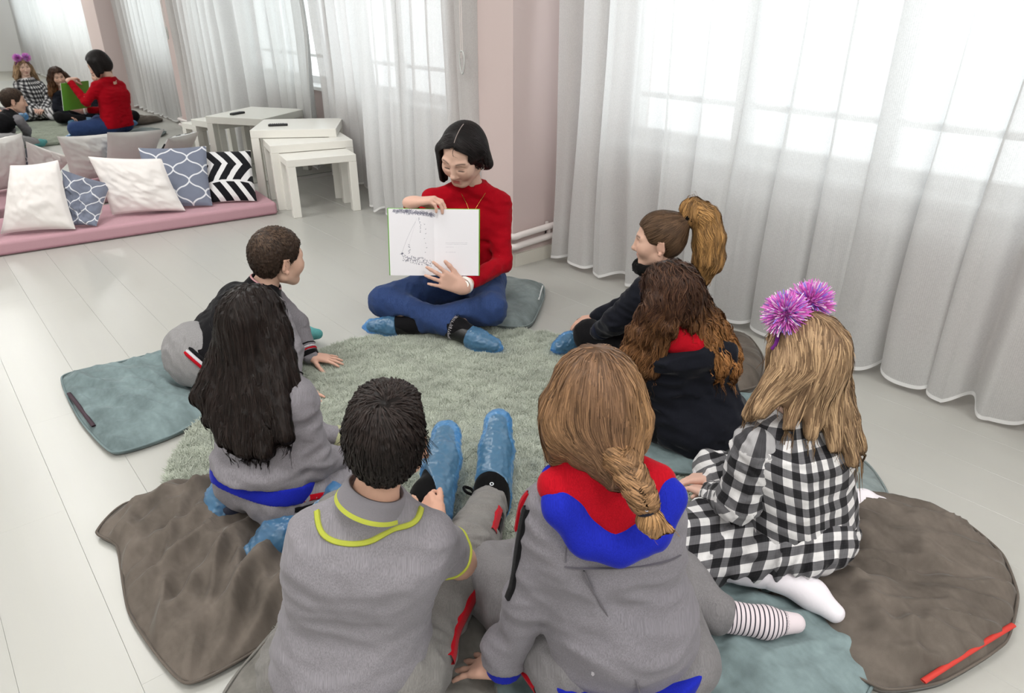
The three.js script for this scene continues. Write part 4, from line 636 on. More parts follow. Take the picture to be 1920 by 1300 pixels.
  const lt = print.clone(), rt = print.clone(); lt.repeat.set(0.5, 1); rt.repeat.set(0.5, 1); rt.offset.set(0.5, 0); lt.needsUpdate = rt.needsUpdate = true;
  for (const [s, map, thick] of [[-1, lt, 0.012], [1, rt, 0.012]]) {
    const [g, prof] = pageGeo(s, thick); mesh('page', g, std({ color: 0xffffff, map, roughness: 0.7 }), t);
    const sheets = []; for (let k = 0; k < 5; k++) { const f = 1 - k * 0.17; sheets.push(box(0.0012, Hh - 0.004 - 0.001 * k, (prof(1) + 0.0098) * 0.9 / 5, s * (hw - 0.0032 - 0.0006 * (k % 2)), 0, -0.0096 + (prof(1) + 0.0096) * (k + 0.5) / 5)); void f; }
    for (const e of [-1, 1]) for (let i = 0; i < 12; i++) { const f = (i + 0.5) / 12, hgt = prof(f) + 0.0096; sheets.push(box((hw - 0.0035) / 12, 0.0012, hgt * 0.97, s * f * (hw - 0.0035), e * (Hh - 0.0055) / 2, -0.0096 + hgt * 0.485)); }
    mesh('page_block', mergeGeometries(sheets), paper, t); void leaf;
  }
}
// ---- the boy leaning forward on his hands
{
  const J = J3({ P: [0.60, 0.125, -2.41], N: [0.865, 0.318, -2.42], sR: [0.85, 0.275, -2.315], sL: [0.90, 0.275, -2.52], eR: [0.85, 0.155, -2.21], wR: [0.805, 0.055, -2.125], eL: [0.955, 0.16, -2.39], wL: [0.950, 0.062, -2.292], hR: [0.62, 0.11, -2.34], hL: [0.62, 0.11, -2.48], kR: [0.80, 0.09, -2.26], kL: [0.80, 0.12, -2.66], aR: [0.66, 0.07, -2.16], aL: [0.97, 0.065, -2.555], tR: [0.60, 0.06, -2.10], tL: [1.065, 0.055, -2.47] });
  J.H = new Head([0.925, 0.425, -2.395], [0.94, -0.12, -0.1], [-0.1, 1, 0.05], 0.92);
  const R = KID, p = person('person, a boy with short brown hair, leaning forward on both hands on the rug', J);
  p.add('body', figure(J, R, SKIN, [headSkin(J.H, { brow: [0.05, 0.03, 0.02] }),
    handSkin(J.wR, [0.25, -0.18, 0.9], [0, -1, 0], [0.9, 0, -0.3], 0.74, [[0.0, 0.15, 0.1], [0.0, 0.15, 0.1], [0.0, 0.15, 0.1], [0.0, 0.2, 0.1]], { spread: 0.3 }),
    handSkin(J.wL, [0.75, -0.22, 0.55], [0, -1, 0], [-0.5, 0, 0.8], 0.74, [[0.0, 0.15, 0.1], [0.0, 0.15, 0.1], [0.0, 0.15, 0.1], [0.0, 0.2, 0.1]], { spread: 0.3 })]), skinMat);
  for (const e of eyes(J.H)) p.add('eye', e, eyeMat);
  const T = torsoField(J, R); T.disp = folds([1, 0.6, 0], 0.005, 12, 2); T.cut([-0.82, -0.55, 0], add3(J.P, [0.8, 0.55, 0], 0.0)); neckHole(T, J, 0.05, 0.03);
  const top = p.add('vest', T.mesh(0.006), blackCloth, undefined, 'black body of the sweater');
  const SL = sleeves(new Field(0.03), J, R, 0.009); SL.disp = folds([0.2, 1, 0.4], 0.005, 15, 8); const all = SL.mesh(0.006); p.add('sleeves', all, heather, top, 'grey sleeves');
  for (const s of ['R', 'L']) { const d = add3(J['e' + s], J['w' + s], -1).normalize(); [[0.0, 0.018, blackCloth], [0.019, 0.008, redCloth], [0.028, 0.006, whiteCloth], [0.042, 0.005, blackCloth]].forEach(([o, w, m], i) => p.add('cuff_band', new Field().cap(add3(J['w' + s], d, o - 0.004), add3(J['w' + s], d, o + w - 0.004), R.wr + 0.0105 + i * 0.0012, R.wr + 0.011 + i * 0.0014).cut(d, add3(J['w' + s], d, o + w)).cut(d.clone().negate(), add3(J['w' + s], d, o)).mesh(0.003), m, top)); }
  const L = legs(J, R, 0.012); L.ell([0.585, 0.14, -2.41], [0.105, 0.115, 0.12], null, { k: 0.06 }); L.disp = folds([0.6, 0.5, 0.6], 0.005, 12, 4); L.cut([0, -1, 0], [0, 0.058, 0]);
  const tr = p.add('trousers', L.mesh(0.0065), cloth(srgb('#a8a6a7'), { r: 5 }));
  { const n = V(-0.82, -0.55, 0).normalize(), c = add3(J.P, [0.8, 0.55, 0], 0.006), ring = (o, r) => { const pts = []; for (let i = 0; i < 28; i++) { const a = i / 28 * 6.283, d = add3([0, 0, 0], V(-0.55, 0.82, 0), Math.cos(a), [0, 0, 1], Math.sin(a)); pts.push(T.copy(0).onto(add3(c, n, o, d, 0.12), r)); } return pts; }; const Tn = new Field(T.k); Tn.p = T.p; for (const [o, m] of [[0.0, blackCloth], [0.012, whiteCloth], [0.02, redCloth]]) { const pts = []; for (let i = 0; i < 28; i++) { const a = i / 28 * 6.283, d = add3([0, 0, 0], V(-0.55, 0.82, 0), Math.cos(a), [0, 0, 1], Math.sin(a)); const q = Tn.onto(add3(c, d, 0.13), 0.006); q.addScaledVector(n, o - q.clone().sub(c).dot(n)); pts.push(q); } p.add('hem_band', new THREE.TubeGeometry(new THREE.CatmullRomCurve3(pts, true), 90, 0.007, 7, true), m, top); } void ring; }
  for (const s of ['R', 'L']) p.add('sock', footField(J['a' + s], J['t' + s], 0.031, s === 'L' ? [0.2, -0.6, -0.6] : [0, -1, 0], 0.002).mesh(0.005), sockTeal, tr);
  p.add('collar', collarRing(add3(J.N, [0.25, 0.9, 0.1], 0.008), [0.45, 0.85, 0.18], [[0.070, -0.022], [0.058, 0.014], [0.052, 0.016], [0.055, -0.012], [0.070, -0.022]]), blackCloth, top); p.add('collar_edge', collarRing(add3(J.N, [0.25, 0.9, 0.1], 0.010), [0.45, 0.85, 0.18], [[0.0585, 0.013], [0.056, 0.018], [0.052, 0.017], [0.0585, 0.013]]), cloth(srgb('#dca6aa')), top);
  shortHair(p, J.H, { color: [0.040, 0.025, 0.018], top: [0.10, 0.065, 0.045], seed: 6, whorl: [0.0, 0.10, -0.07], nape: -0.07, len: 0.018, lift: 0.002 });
}
// ---- the girl with long black hair
{
  const J = J3({ P: [0.468, 0.165, -1.535], N: [0.528, 0.440, -1.565], sR: [0.560, 0.382, -1.475], sL: [0.488, 0.378, -1.652], eR: [0.575, 0.215, -1.445], wR: [0.690, 0.150, -1.492], eL: [0.60, 0.205, -1.645], wL: [0.715, 0.150, -1.590], hR: [0.485, 0.135, -1.475], hL: [0.445, 0.135, -1.60], kR: [0.71, 0.085, -1.445], kL: [0.70, 0.085, -1.665], aR: [0.47, 0.075, -1.435], aL: [0.435, 0.075, -1.61], tR: [0.385, 0.052, -1.415], tL: [0.36, 0.052, -1.61] });
  J.H = new Head([0.535, 0.552, -1.595], [0.85, -0.16, -0.48], [0.1, 1, 0], 0.79);
  const R = { ...KID, tw: 0.098, td: 0.066 }, p = person('person, a girl with long straight black hair in a grey sweatshirt, kneeling', J);
  p.add('body', figure(J, R, SKIN, [headSkin(J.H), handSkin(J.wR, [0.75, -0.1, -0.4], [0, -1, -0.2], [0.3, 0.2, -0.8], 0.72, relax), handSkin(J.wL, [0.75, -0.1, 0.3], [0, -1, 0.2], [0.3, 0.2, 0.8], 0.72, relax)]), skinMat);
  for (const e of eyes(J.H)) p.add('eye', e, eyeMat);
  const T = torsoField(J, R); T.ell(add3(J.P, [0, 1, 0], 0.055), [0.112, 0.05, 0.125], null, { k: 0.04 }); sleeves(T, J, R, 0.011); T.disp = folds([0.1, 1, 0.1], 0.006, 10, 9); const hemN = V(-0.25, -1, 0.1).normalize(), hemC = add3(J.P, [0, 1, 0], 0.018); T.cut(hemN, hemC); neckHole(T, J, 0.048, 0.03);
  const top = p.add('sweatshirt', T.mesh(0.006), heather);
  const B = torsoField(J, R); B.cut(hemN, add3(hemC, hemN, 0.04)); B.cut(hemN.clone().negate(), add3(hemC, hemN, -0.006)); p.add('waistband', B.copy(0.011).mesh(0.005), royal, top);
  for (const s of ['R', 'L']) { const d = add3(J['e' + s], J['w' + s], -1).normalize(); p.add('cuff', new Field().cap(J['w' + s], add3(J['w' + s], d, 0.02), R.wr + 0.012, R.wr + 0.014).cut(d.clone().negate(), J['w' + s]).cut(d, add3(J['w' + s], d, 0.02)).mesh(0.003), cloth(srgb('#cdcfa6')), top); }
  const L = legs(J, R, 0.012); L.disp = folds([1, 0.1, 0.3], 0.006, 13, 14); L.cut([0, -1, 0], [0, 0.03, 0]); const tr = p.add('trousers', L.mesh(0.006), heather);
  const side = (o) => { const pts = []; for (let i = 0; i <= 8; i++) { const q = mix3(J.hR, J.kR, i / 8 * 1.0); q.z += 0.06; q.y += o; pts.push(q); } return pts; };
  p.add('stripe', ribbon(L, side(0.022), 0.016, 0.002), redCloth, tr, 'red side stripe'); p.add('stripe', ribbon(L, side(0.002), 0.014, 0.002), blackCloth, tr, 'black side stripe');
  for (const s of ['R', 'L']) {
    p.add('shoe', footField(J['a' + s], J['t' + s], 0.03, [-0.5, 0.5, 0.6], 0).mesh(0.005), std({ color: srgb('#23283c'), roughness: 0.6 }));
    const C = new Field(0.03), tp = s === 'R' ? V(0.572, 0.115, -1.405) : V(0.46, 0.12, -1.67), dir = add3(tp, J['t' + s], -1).normalize(); C.cap(add3(J['t' + s], dir, -0.02), mix3(J['t' + s], tp, 0.35), 0.018, 0.046).cap(mix3(J['t' + s], tp, 0.35), tp, 0.05, s === 'R' ? 0.026 : 0.03).cap(add3(J['t' + s], dir, -0.035), J['t' + s], 0.012, 0.024); if (s === 'R') C.cap(add3(tp, [0, -0.02, 0.01], 1), add3(tp, [0.02, 0.03, 0.012], 1), 0.016, 0.022, { k: 0.02 });
    C.disp = crinkle(0.0035, 34, s === 'R' ? 3 : 8); p.add('shoe_cover', C.mesh(0.005), coverMat);
  }
  // hair: straight curtain down the back
  const H = J.H, F = new Field(0.03); H.ell(F, [0, 0.036, -0.018], [0.088, 0.09, 0.104]); H.ell(F, [0, -0.02, -0.04], [0.084, 0.09, 0.085], { k: 0.03 });
  const ends = [[0.378, 0.405, -1.60], [0.385, 0.36, -1.56], [0.395, 0.325, -1.515], [0.418, 0.305, -1.472], [0.452, 0.305, -1.432], [0.495, 0.345, -1.405], [0.56, 0.395, -1.452]].map(A), tops = ends.map((e, i) => H.pt(lerp(0.072, -0.075, i / 6), -0.01, -0.052 + 0.018 * Math.abs(i - 3)));
  ends.forEach((e, i) => F.cap(tops[i], e, 0.034, i === 6 ? 0.012 : 0.022, { k: 0.032 }));
  F.carve = (x, y, z) => { const l = H.local(V(x, y, z)); return Math.max(-Math.max(0.03 - l.z, Math.abs(l.x) - 0.062, l.y - 0.068)) * 0.9; };
  const base = [0.016, 0.011, 0.0095]; F.disp = (x, y, z) => 0.0035 * n3(x * 60, y * 5, z * 60);
  const g = F.mesh(0.0048, { color: (q) => tint(base, 0.7 + 0.4 * n3(q.x * 60, q.y * 8, q.z * 60)) }), hair = p.add('hair', g.clone(), hairMat(0.36));
  const flow = (q) => { const l = H.local(q); if (l.y > 0.015) return add3([0, 0, 0], H.x, Math.sign(l.x) * sstep(0, 0.03, Math.abs(l.x)) * 0.9, H.y, -0.5 - sstep(0.09, 0.02, l.y), H.z, l.z > 0.02 ? 0.1 : -0.5).normalize(); let bi = 0, bd = 1e9; ends.forEach((e, i) => { const f = clamp((tops[i].y - q.y) / (tops[i].y - e.y), 0, 1), d = q.distanceToSquared(mix3(tops[i], e, f)); if (d < bd) { bd = d; bi = i; } }); return q.y < ends[bi].y + 0.02 ? V(0.05, -1, 0.05) : add3(ends[bi], tops[bi], -1).normalize(); };
  p.add('locks', locks(F, g, { n: 12000, len: 0.10, width: 0.0021, seg: 9, lift: 0.0018, flow, color: tone(base, null, 0, 0, 0.5), seed: 12, clump: 70, fly: 0.008 }), hairMat(0.36), hair);
}
// ---- the boy in the polo shirt, nearest on the left
{
  const J = J3({ P: [0.372, 0.155, -0.905], N: [0.432, 0.500, -0.873], sL: [0.364, 0.434, -0.935], sR: [0.507, 0.414, -0.834], eR: [0.606, 0.268, -0.880], wR: [0.690, 0.205, -1.085], eL: [0.42, 0.265, -1.06], wL: [0.60, 0.185, -1.145], hL: [0.315, 0.13, -0.955], hR: [0.45, 0.13, -0.855], kL: [0.52, 0.20, -1.205], kR: [0.713, 0.135, -1.005], aL: [0.742, 0.135, -1.208], aR: [0.918, 0.085, -1.175], tR: [1.085, 0.165, -1.352], tL: [0.935, 0.165, -1.40] });
  J.H = new Head([0.474, 0.607, -0.880], [0.62, -0.10, -0.76], [0.05, 1, -0.1], 0.76);
  const R = { ...KID, tw: 0.105, hw: 0.115, td: 0.070, ua: 0.034, neck: 0.038, leg: 1 }, p = person('person, a boy with short black hair in a grey polo shirt with yellow trim', J);
  const tn = [0.60, 0.36, 0.26];
  p.add('body', figure(J, R, tn, [headSkin(J.H, { tone: tn }), handSkin(J.wR, [0.25, -0.1, -0.95], [0.7, -0.6, -0.3], [-0.6, 0.55, 0.1], 0.76, [[0.6, 0.8, 0.4], [0.6, 0.8, 0.4], [0.6, 0.8, 0.4], [0.6, 0.8, 0.4]], { tone: tn, thumb: [0.9, 0.3, 0.2] }), handSkin(J.wL, [0.8, -0.2, -0.4], [0.2, -0.9, 0], [0.3, 0.2, -0.8], 0.76, relax, { tone: tn })]), skinMat);
  for (const e of eyes(J.H)) p.add('eye', e, eyeMat);
  const T = torsoField(J, R); sleeves(T, J, { ...R, ua: 0.038, fa: 0.044 }, 0.006, 'LR', 0.5); T.ell(add3(J.P, [0, 1, 0], 0.02), [0.128, 0.08, 0.115], null, { k: 0.06 });
  T.disp = folds([0.15, 1, 0.1], 0.0045, 9, 21);
  T.carve = trim([[J.eL, J.sL, 0.36], [J.eR, J.sR, 0.36]], [J.P, mix3(J.P, J.N, 0.8)]);
  neckHole(T, J, 0.0395, 0.02); T.cut([0, -1, 0], [0, 0.05, 0]);
  const top = p.add('polo_shirt', T.mesh(0.0055), cloth(srgb('#a09ca2'), { r: 5 }));
  const Tf = torsoField(J, R); sleeves(Tf, J, { ...R, ua: 0.038, fa: 0.044 }, 0.006, 'LR', 0.5); Tf.disp = T.disp;
  p.add('yoke_trim', ribbon(Tf, [[0.352, 0.505, -0.925], [0.342, 0.482, -0.880], [0.355, 0.480, -0.832], [0.388, 0.482, -0.795], [0.434, 0.490, -0.783], [0.480, 0.480, -0.812], [0.50, 0.478, -0.835]], 0.0095, 0.0042, 90), yellowCloth, top, 'curved yellow trim');
  { const n = add3(J.eR, J.sR, -1).normalize(), c = mix3(J.sR, J.eR, 0.60), pts = []; const x = V().crossVectors(n, DOWN).normalize(), y = V().crossVectors(n, x); for (let i = 0; i < 24; i++) { const a = i / 24 * 6.283; const q = Tf.onto(add3(c, x, 0.06 * Math.cos(a), y, 0.06 * Math.sin(a)), 0.0008); pts.push(q); } p.add('sleeve_trim', new THREE.TubeGeometry(new THREE.CatmullRomCurve3(pts, true), 80, 0.0028, 6, true), yellowCloth, top); }
  { const ax = add3(J.H.pt(0, -0.04, -0.02), J.N, -1), f = [0.6, 0.1, -0.78]; p.add('collar', collarRing(add3(J.N, [0, 1, 0], 0.006), ax, [[0.059, -0.004], [0.053, 0.020], [0.049, 0.028], [0.044, 0.028], [0.045, 0.004], [0.053, -0.004], [0.059, -0.004]], 0, 6.283, f), heather, top); p.add('collar_trim', collarRing(add3(J.N, [0, 1, 0], 0.006), ax, [[0.0605, -0.008], [0.0590, -0.0005], [0.056, -0.0005], [0.057, -0.009], [0.0605, -0.008]], 0, 6.283, f), yellowCloth, top); }
  const L = legs(J, { ...R, th: 0.066, kn: 0.056 }, 0.012); L.cap(J.hR, J.hL, 0.09, 0.09); L.disp = folds([0.7, 0.2, -0.7], 0.007, 12, 24);
  L.carve = trim([[J.aL, J.kL, 0.28], [J.aR, J.kR, 0.06]], [J.hL, J.hR]); L.cut([0, -1, 0], [0, 0.045, 0]);
  const tr = p.add('trousers', L.mesh(0.0055), cloth(srgb('#95928f'), { r: 5 }));
  const out = (a, b, n, off, t0 = 0, t1 = 1) => { const pts = []; for (let i = 0; i <= n; i++) { const q = mix3(a, b, lerp(t0, t1, i / n)); q.add(A(off)); pts.push(q); } return pts; };
  p.add('stripe', ribbon(L, [...out(J.hR, J.kR, 6, [0.052, 0.02, 0.058], 0.0, 1.0)], 0.024, 0.005), redCloth, tr, 'red side stripe on the thigh'); p.add('stripe', ribbon(L, out(J.kR, J.aR, 5, [0.045, 0.045, 0.04], 0.18, 0.62), 0.018, 0.004), redCloth, tr, 'red side stripe on the shin'); p.add('stripe', ribbon(L, out(J.kR, J.aR, 5, [0.055, 0.025, 0.055], 0.18, 0.62), 0.012, 0.002), blackCloth, tr, 'black side stripe');
  const hemR = T.copy(0); void hemR; p.add('side_vent', ribbon(Tf, [[0.50, 0.20, -0.80], [0.505, 0.14, -0.795], [0.50, 0.09, -0.79]], 0.02, 0.002), yellowCloth, top);
  // black trainers, toes up, in blue covers
  for (const [s, dn] of [['R', [0.75, -0.35, -0.5]], ['L', [0.85, -0.2, 0.3]]]) {
    const toe = J['t' + s], an = J['a' + s], F = footField(an, toe, 0.040, dn, 0.002); F.cap(add3(an, add3(toe, an, -1), -0.05), add3(an, add3(toe, an, -1), 0.12), 0.043, 0.046); const sh = p.add('shoe', F.mesh(0.0045), shoeFleece);
    const d = add3(an, J['k' + s], -1).normalize(); p.add('shoe_cuff', new Field(0.01).cap(add3(an, d, -0.028), add3(an, d, 0.0), 0.036, 0.042).cut(d.clone().negate(), add3(an, d, -0.028)).mesh(0.004), shoeFleece, sh);
    if (s === 'L') { const c = add3(an, d, -0.024), q = new THREE.Quaternion().setFromUnitVectors(V(0, 0, 1), d); p.add('cuff_piping', new THREE.TorusGeometry(0.0375, 0.0016, 6, 40).applyQuaternion(q).translate(c.x, c.y, c.z), cloth(srgb('#c9b99c')), sh); }
    else { const c = F.onto(add3(mix3(an, toe, 0.12), [-0.35, 0.8, 0.45], 0.06), 0.001), n = F.grad(c), q = new THREE.Quaternion().setFromUnitVectors(V(0, 0, 1), n); p.add('badge', new THREE.RingGeometry(0.003, 0.0055, 20).applyQuaternion(q).translate(c.x, c.y, c.z), std({ color: srgb('#cfd2d6'), roughness: 0.4, side: THREE.DoubleSide }), sh); const lp = [add3(an, [-0.035, 0.015, -0.03], 1), add3(an, [-0.05, 0.025, -0.04], 1), add3(an, [-0.042, 0.025, -0.06], 1), add3(an, [-0.025, 0.015, -0.05], 1)]; p.add('pull_loop', tube(lp, 0.004, 16, 6, true), shoeFleece, sh); }
    const C = footField(an, toe, 0.040, dn, 0.010), dir = add3(toe, an, -1).normalize(), D = A(dn).clone().normalize(); C.disp = crinkle(0.0022, 34, s === 'R' ? 6 : 9); C.cap(toe, add3(toe, dir, 0.04), 0.026, 0.006, { k: 0.02 });
    C.cap(add3(an, D, 0.035, dir, -0.035), add3(toe, D, 0.01), 0.030, 0.036, { k: 0.02 });
    C.carve = (x, y, z) => { const q = V(x, y, z).sub(an), a = q.dot(dir), h = q.dot(D); return -(h + (s === 'R' ? lerp(-0.018, 0.085, sstep(0.055, 0.125, a)) : lerp(-0.016, 0.085, sstep(0.10, 0.19, a)))) * 0.8; }; p.add('shoe_cover', C.mesh(0.0042), coverMat);
  }
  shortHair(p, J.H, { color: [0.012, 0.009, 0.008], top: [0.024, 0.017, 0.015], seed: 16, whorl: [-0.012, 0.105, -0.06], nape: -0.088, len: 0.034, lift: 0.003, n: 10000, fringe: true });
}
// ---- the girl with the braid, nearest in the middle
{
  const J = J3({ P: [0.768, 0.15, -0.585], N: [0.722, 0.553, -0.652], sL: [0.652, 0.500, -0.676], sR: [0.800, 0.492, -0.580], eL: [0.628, 0.300, -0.700], wL: [0.608, 0.095, -0.745], eR: [0.92, 0.30, -0.65], wR: [0.92, 0.19, -0.82], hL: [0.70, 0.13, -0.645], hR: [0.84, 0.13, -0.535], kL: [0.712, 0.125, -0.930], kR: [1.06, 0.12, -0.80], aL: [0.93, 0.075, -0.93], aR: [1.035, 0.095, -0.570], tL: [1.05, 0.06, -0.93], tR: [1.160, 0.072, -0.452] });
  J.H = new Head([0.728, 0.672, -0.662], [0.58, -0.16, -0.78], [0.0, 1, 0.0], 0.80);
  const R = { ...KID, neck: 0.042, tw: 0.105, hw: 0.105, td: 0.074, ua: 0.034, fa: 0.030, wr: 0.023, th: 0.075, kn: 0.058 }, p = person('person, a girl with a brown braid in a hoodie with a blue and red hood', J);
  p.add('body', figure(J, R, SKIN, [headSkin(J.H), handSkin(J.wL, [-0.25, -0.42, -0.7], [0.0, -1, 0.25], [0.85, 0, -0.5], 0.84, [[0.05, 0.15, 0.1], [0.0, 0.15, 0.1], [0.0, 0.15, 0.1], [0.0, 0.2, 0.1]], { spread: 0.3, thumb: [0.45, 0.9, 0.1] }), handSkin(J.wR, [0.1, -0.2, -0.9], [0, -1, 0], [-0.8, 0, -0.3], 0.84, relax)]), skinMat);
  for (const e of eyes(J.H)) p.add('eye', e, eyeMat);
  const T = torsoField(J, R); T.ell(add3(J.P, [0, 1, 0], 0.09), [0.116, 0.085, 0.105], null, { k: 0.06 }); sleeves(T, J, R, 0.009); T.cap(add3(J.wL, [0, 0.035, 0], 1), add3(J.wL, [0, 0.055, 0], 1), 0.042, 0.044, { k: 0.02 });
  T.disp = folds([0.1, 1, 0.1], 0.0055, 8, 31); const hemN = V(0.03, -1, 0.05).normalize(), hemC = add3(J.P, [0, 1, 0], 0.006);
  T.carve = (x, y, z) => { const q = V(x, y, z), a = q.distanceTo(J.wL); return Math.max(a < 0.14 && x < 0.66 ? J.wL.y + 0.022 - y : -1, a > 0.14 || x > 0.66 ? q.sub(hemC).dot(hemN) : -1); };
  const top = p.add('hoodie', T.mesh(0.0058), cloth(srgb('#9a969d'), { r: 5 }));
  const B = torsoField(J, R).copy(0.004); B.ell(add3(J.P, [0, 1, 0], 0.03), [0.116, 0.10, 0.104], null, { k: 0.06 }); B.cut(hemN, add3(hemC, hemN, 0.045)); B.cut(hemN.clone().negate(), add3(hemC, hemN, -0.008)); p.add('waistband', B.copy(0.010).mesh(0.005), royal, top);
  p.add('cuff', new Field(0.01).cap(J.wL, add3(J.wL, [0, 0.04, 0], 1), R.wr + 0.012, R.wr + 0.016).cut([0, -1, 0], add3(J.wL, [0, -0.006, 0], 1)).cut([0, 1, 0], add3(J.wL, [0, 0.032, 0], 1)).mesh(0.0035), royal, top);
  const Tf = torsoField(J, R); Tf.ell(add3(J.P, [0, 1, 0], 0.05), [0.116, 0.085, 0.105], null, { k: 0.06 }); sleeves(Tf, J, R, 0.009); Tf.disp = T.disp;
  const down = (off, t0, t1) => { const pts = []; for (let i = 0; i <= 8; i++) { const f = lerp(t0, t1, i / 8), q = f < 1 ? mix3(J.sL, J.eL, f) : mix3(J.eL, J.wL, f - 1); q.add(A(off)); pts.push(q); } return pts; };
  p.add('sleeve_stripe', ribbon(Tf, down([-0.05, 0.01, -0.010], -0.05, 0.95), 0.012, 0.0045), blackCloth, top, 'black sleeve stripe'); p.add('sleeve_stripe', ribbon(Tf, down([-0.048, 0.03, -0.030], -0.1, 0.35), 0.010, 0.0045), redCloth, top, 'red sleeve stripe');
  const seam = cloth(srgb('#8b878e')); p.add('seam', ribbon(Tf, [[0.655, 0.43, -0.60], [0.655, 0.36, -0.55], [0.67, 0.28, -0.50], [0.69, 0.18, -0.47]], 0.0018, 0.0045, 60), seam, top); p.add('seam', ribbon(Tf, [[0.61, 0.44, -0.60], [0.70, 0.435, -0.54], [0.80, 0.43, -0.49]], 0.0016, 0.0045, 60), seam, top); p.add('armhole_seam', ribbon(Tf, [[0.655, 0.53, -0.66], [0.640, 0.49, -0.63], [0.638, 0.44, -0.62]], 0.002, 0.004, 30), seam, top);
  { const c = Tf.onto(V(0.645, 0.225, -0.555), 0.002); p.add('size_tag', box(0.004, 0.007, 0.004).translate(c.x, c.y, c.z), whiteCloth, top); }
  // hood lying on the back: blue rim round a red lining
  const U = [[0.632, 0.588, -0.668], [0.624, 0.548, -0.612], [0.640, 0.505, -0.567], [0.678, 0.492, -0.535], [0.722, 0.505, -0.510], [0.772, 0.545, -0.525], [0.795, 0.588, -0.565]].map((q) => Tf.onto(A(q), 0.012)), HB = new Field(0.035), HR = new Field(0.02);
  for (let i = 0; i < U.length - 1; i++) HB.cap(U[i], U[i + 1], i === 0 ? 0.018 : 0.026, i === U.length - 2 ? 0.018 : 0.026);
  HB.disp = folds([0.5, 0.2, 0.6], 0.002, 14, 5); p.add('hood', HB.mesh(0.005), royal, top, 'blue hood rim');
  const nb = add3(J.N, [-0.2, 0.35, 0.2], 0.1); HR.cap(mix3(U[0], U[1], 0.3), nb, 0.03, 0.04).cap(mix3(U[5], U[6], 0.7), nb, 0.03, 0.04).cap(nb, mix3(nb, U[3], 0.8), 0.045, 0.026).cap(mix3(U[1], nb, 0.3), mix3(U[5], nb, 0.3), 0.03, 0.03).cap(mix3(U[2], nb, 0.35), mix3(U[4], nb, 0.35), 0.028, 0.028); HR.disp = folds([0.6, 0.3, 0.5], 0.002, 12, 8); p.add('hood_lining', HR.mesh(0.005), redCloth, top, 'red hood lining');
  const L = legs(J, R, 0.013); L.disp = folds([0.6, 0.2, 0.7], 0.0055, 11, 34); L.cut([0, -1, 0], [0, 0.045, 0]); const tr = p.add('trousers', L.mesh(0.006), cloth(srgb('#928f91'), { r: 5 }));
  p.add('stripe', ribbon(L, [[0.60, 0.11, -0.66], [0.645, 0.10, -0.74], [0.655, 0.10, -0.82]], 0.018, 0.002), redCloth, tr, 'red side stripe');
  const stripes = texture(16, 128, (u, v) => v > 0.72 ? [0.16, 0.15, 0.2] : [0.86, 0.81, 0.83]);
  for (const s of ['R', 'L']) { const a = J['a' + s], t = J['t' + s], dn = s === 'R' ? [0.0, -0.75, 0.65] : [0, -1, 0], F = footField(a, t, 0.030, dn, 0.002), d = add3(t, a, -1).normalize(), len = t.distanceTo(a), D = A(dn).normalize(); F.cap(mix3(a, J['k' + s], 0.16), a, 0.029, 0.03); p.add('sock', F.mesh(0.0035, { uv: (q) => { const e = q.clone().sub(a), al = e.dot(d), hh = e.dot(D); const toe = al > len * 0.86, heel = hh > 0.024 && al < 0.02; return [0.5, toe || heel ? 0.3 : (al - hh * 0.5 * sstep(0.05, -0.01, al)) / 0.0098]; } }), phys({ color: 0xffffff, map: stripes, roughness: 0.9, sheen: 0.2 }), tr, 'white sock with thin black stripes'); }
  // hair gathered into a braid
  const H = J.H, F = new Field(0.03); H.ell(F, [0, 0.036, -0.018], [0.089, 0.092, 0.105]); H.ell(F, [0, -0.015, -0.035], [0.092, 0.085, 0.088], { k: 0.03 }); const tie = H.pt(-0.035, -0.105, -0.105);
  H.cap(F, [0.06, -0.03, -0.05], [-0.03, -0.095, -0.098], 0.045, 0.030, { k: 0.03 }); H.cap(F, [-0.06, -0.02, -0.05], [-0.035, -0.095, -0.098], 0.042, 0.030, { k: 0.03 }); H.cap(F, [0.072, 0.0, -0.01], [0.082, -0.095, -0.035], 0.034, 0.014, { k: 0.03 }); H.cap(F, [-0.07, 0.0, 0.01], [-0.075, -0.085, -0.02], 0.034, 0.012, { k: 0.03 });
  F.carve = (x, y, z) => { const l = H.local(V(x, y, z)); return -Math.max(0.03 - l.z, Math.abs(l.x) - 0.062, l.y - 0.068) * 0.9; }; F.disp = (x, y, z) => 0.0025 * n3(x * 55, y * 12, z * 55);
  const base = [0.165, 0.092, 0.052], gold = [0.40, 0.225, 0.10], g = F.mesh(0.0048, { color: (q) => tint(base, 0.62 + 0.3 * n3(q.x * 60, q.y * 14, q.z * 60)) }), hair = p.add('hair', g.clone(), HAIR);
  const crown = H.pt(0, 0.125, -0.02), flow = (q) => { const l = H.local(q), a = V().subVectors(q, crown).normalize(), b = V().subVectors(tie, q).normalize(), f = sstep(0.06, -0.03, l.y) * (Math.abs(l.x) > 0.078 && l.z > -0.045 ? 0.2 : 1); return a.lerp(b, f).addScaledVector(DOWN, 0.35 * (1 - f)).normalize(); };
  const hc = (q, t, cl, own) => { const l = H.local(q), f = sstep(-0.02, -0.09, l.x) * 0.8 + 0.2 * sstep(0.3, 0.5, own) + 0.35 * sstep(0.02, 0.1, l.x); return tint(base.map((v, i) => lerp(v, gold[i], clamp(f, 0, 1) * 0.65)), 1 + 0.38 * cl + 0.5 * own); };
  p.add('locks', locks(F, g, { n: 14000, len: 0.085, width: 0.0018, seg: 9, lift: 0.0018, flow, color: hc, seed: 33, clump: 60, fly: 0.02 }), HAIR, hair);
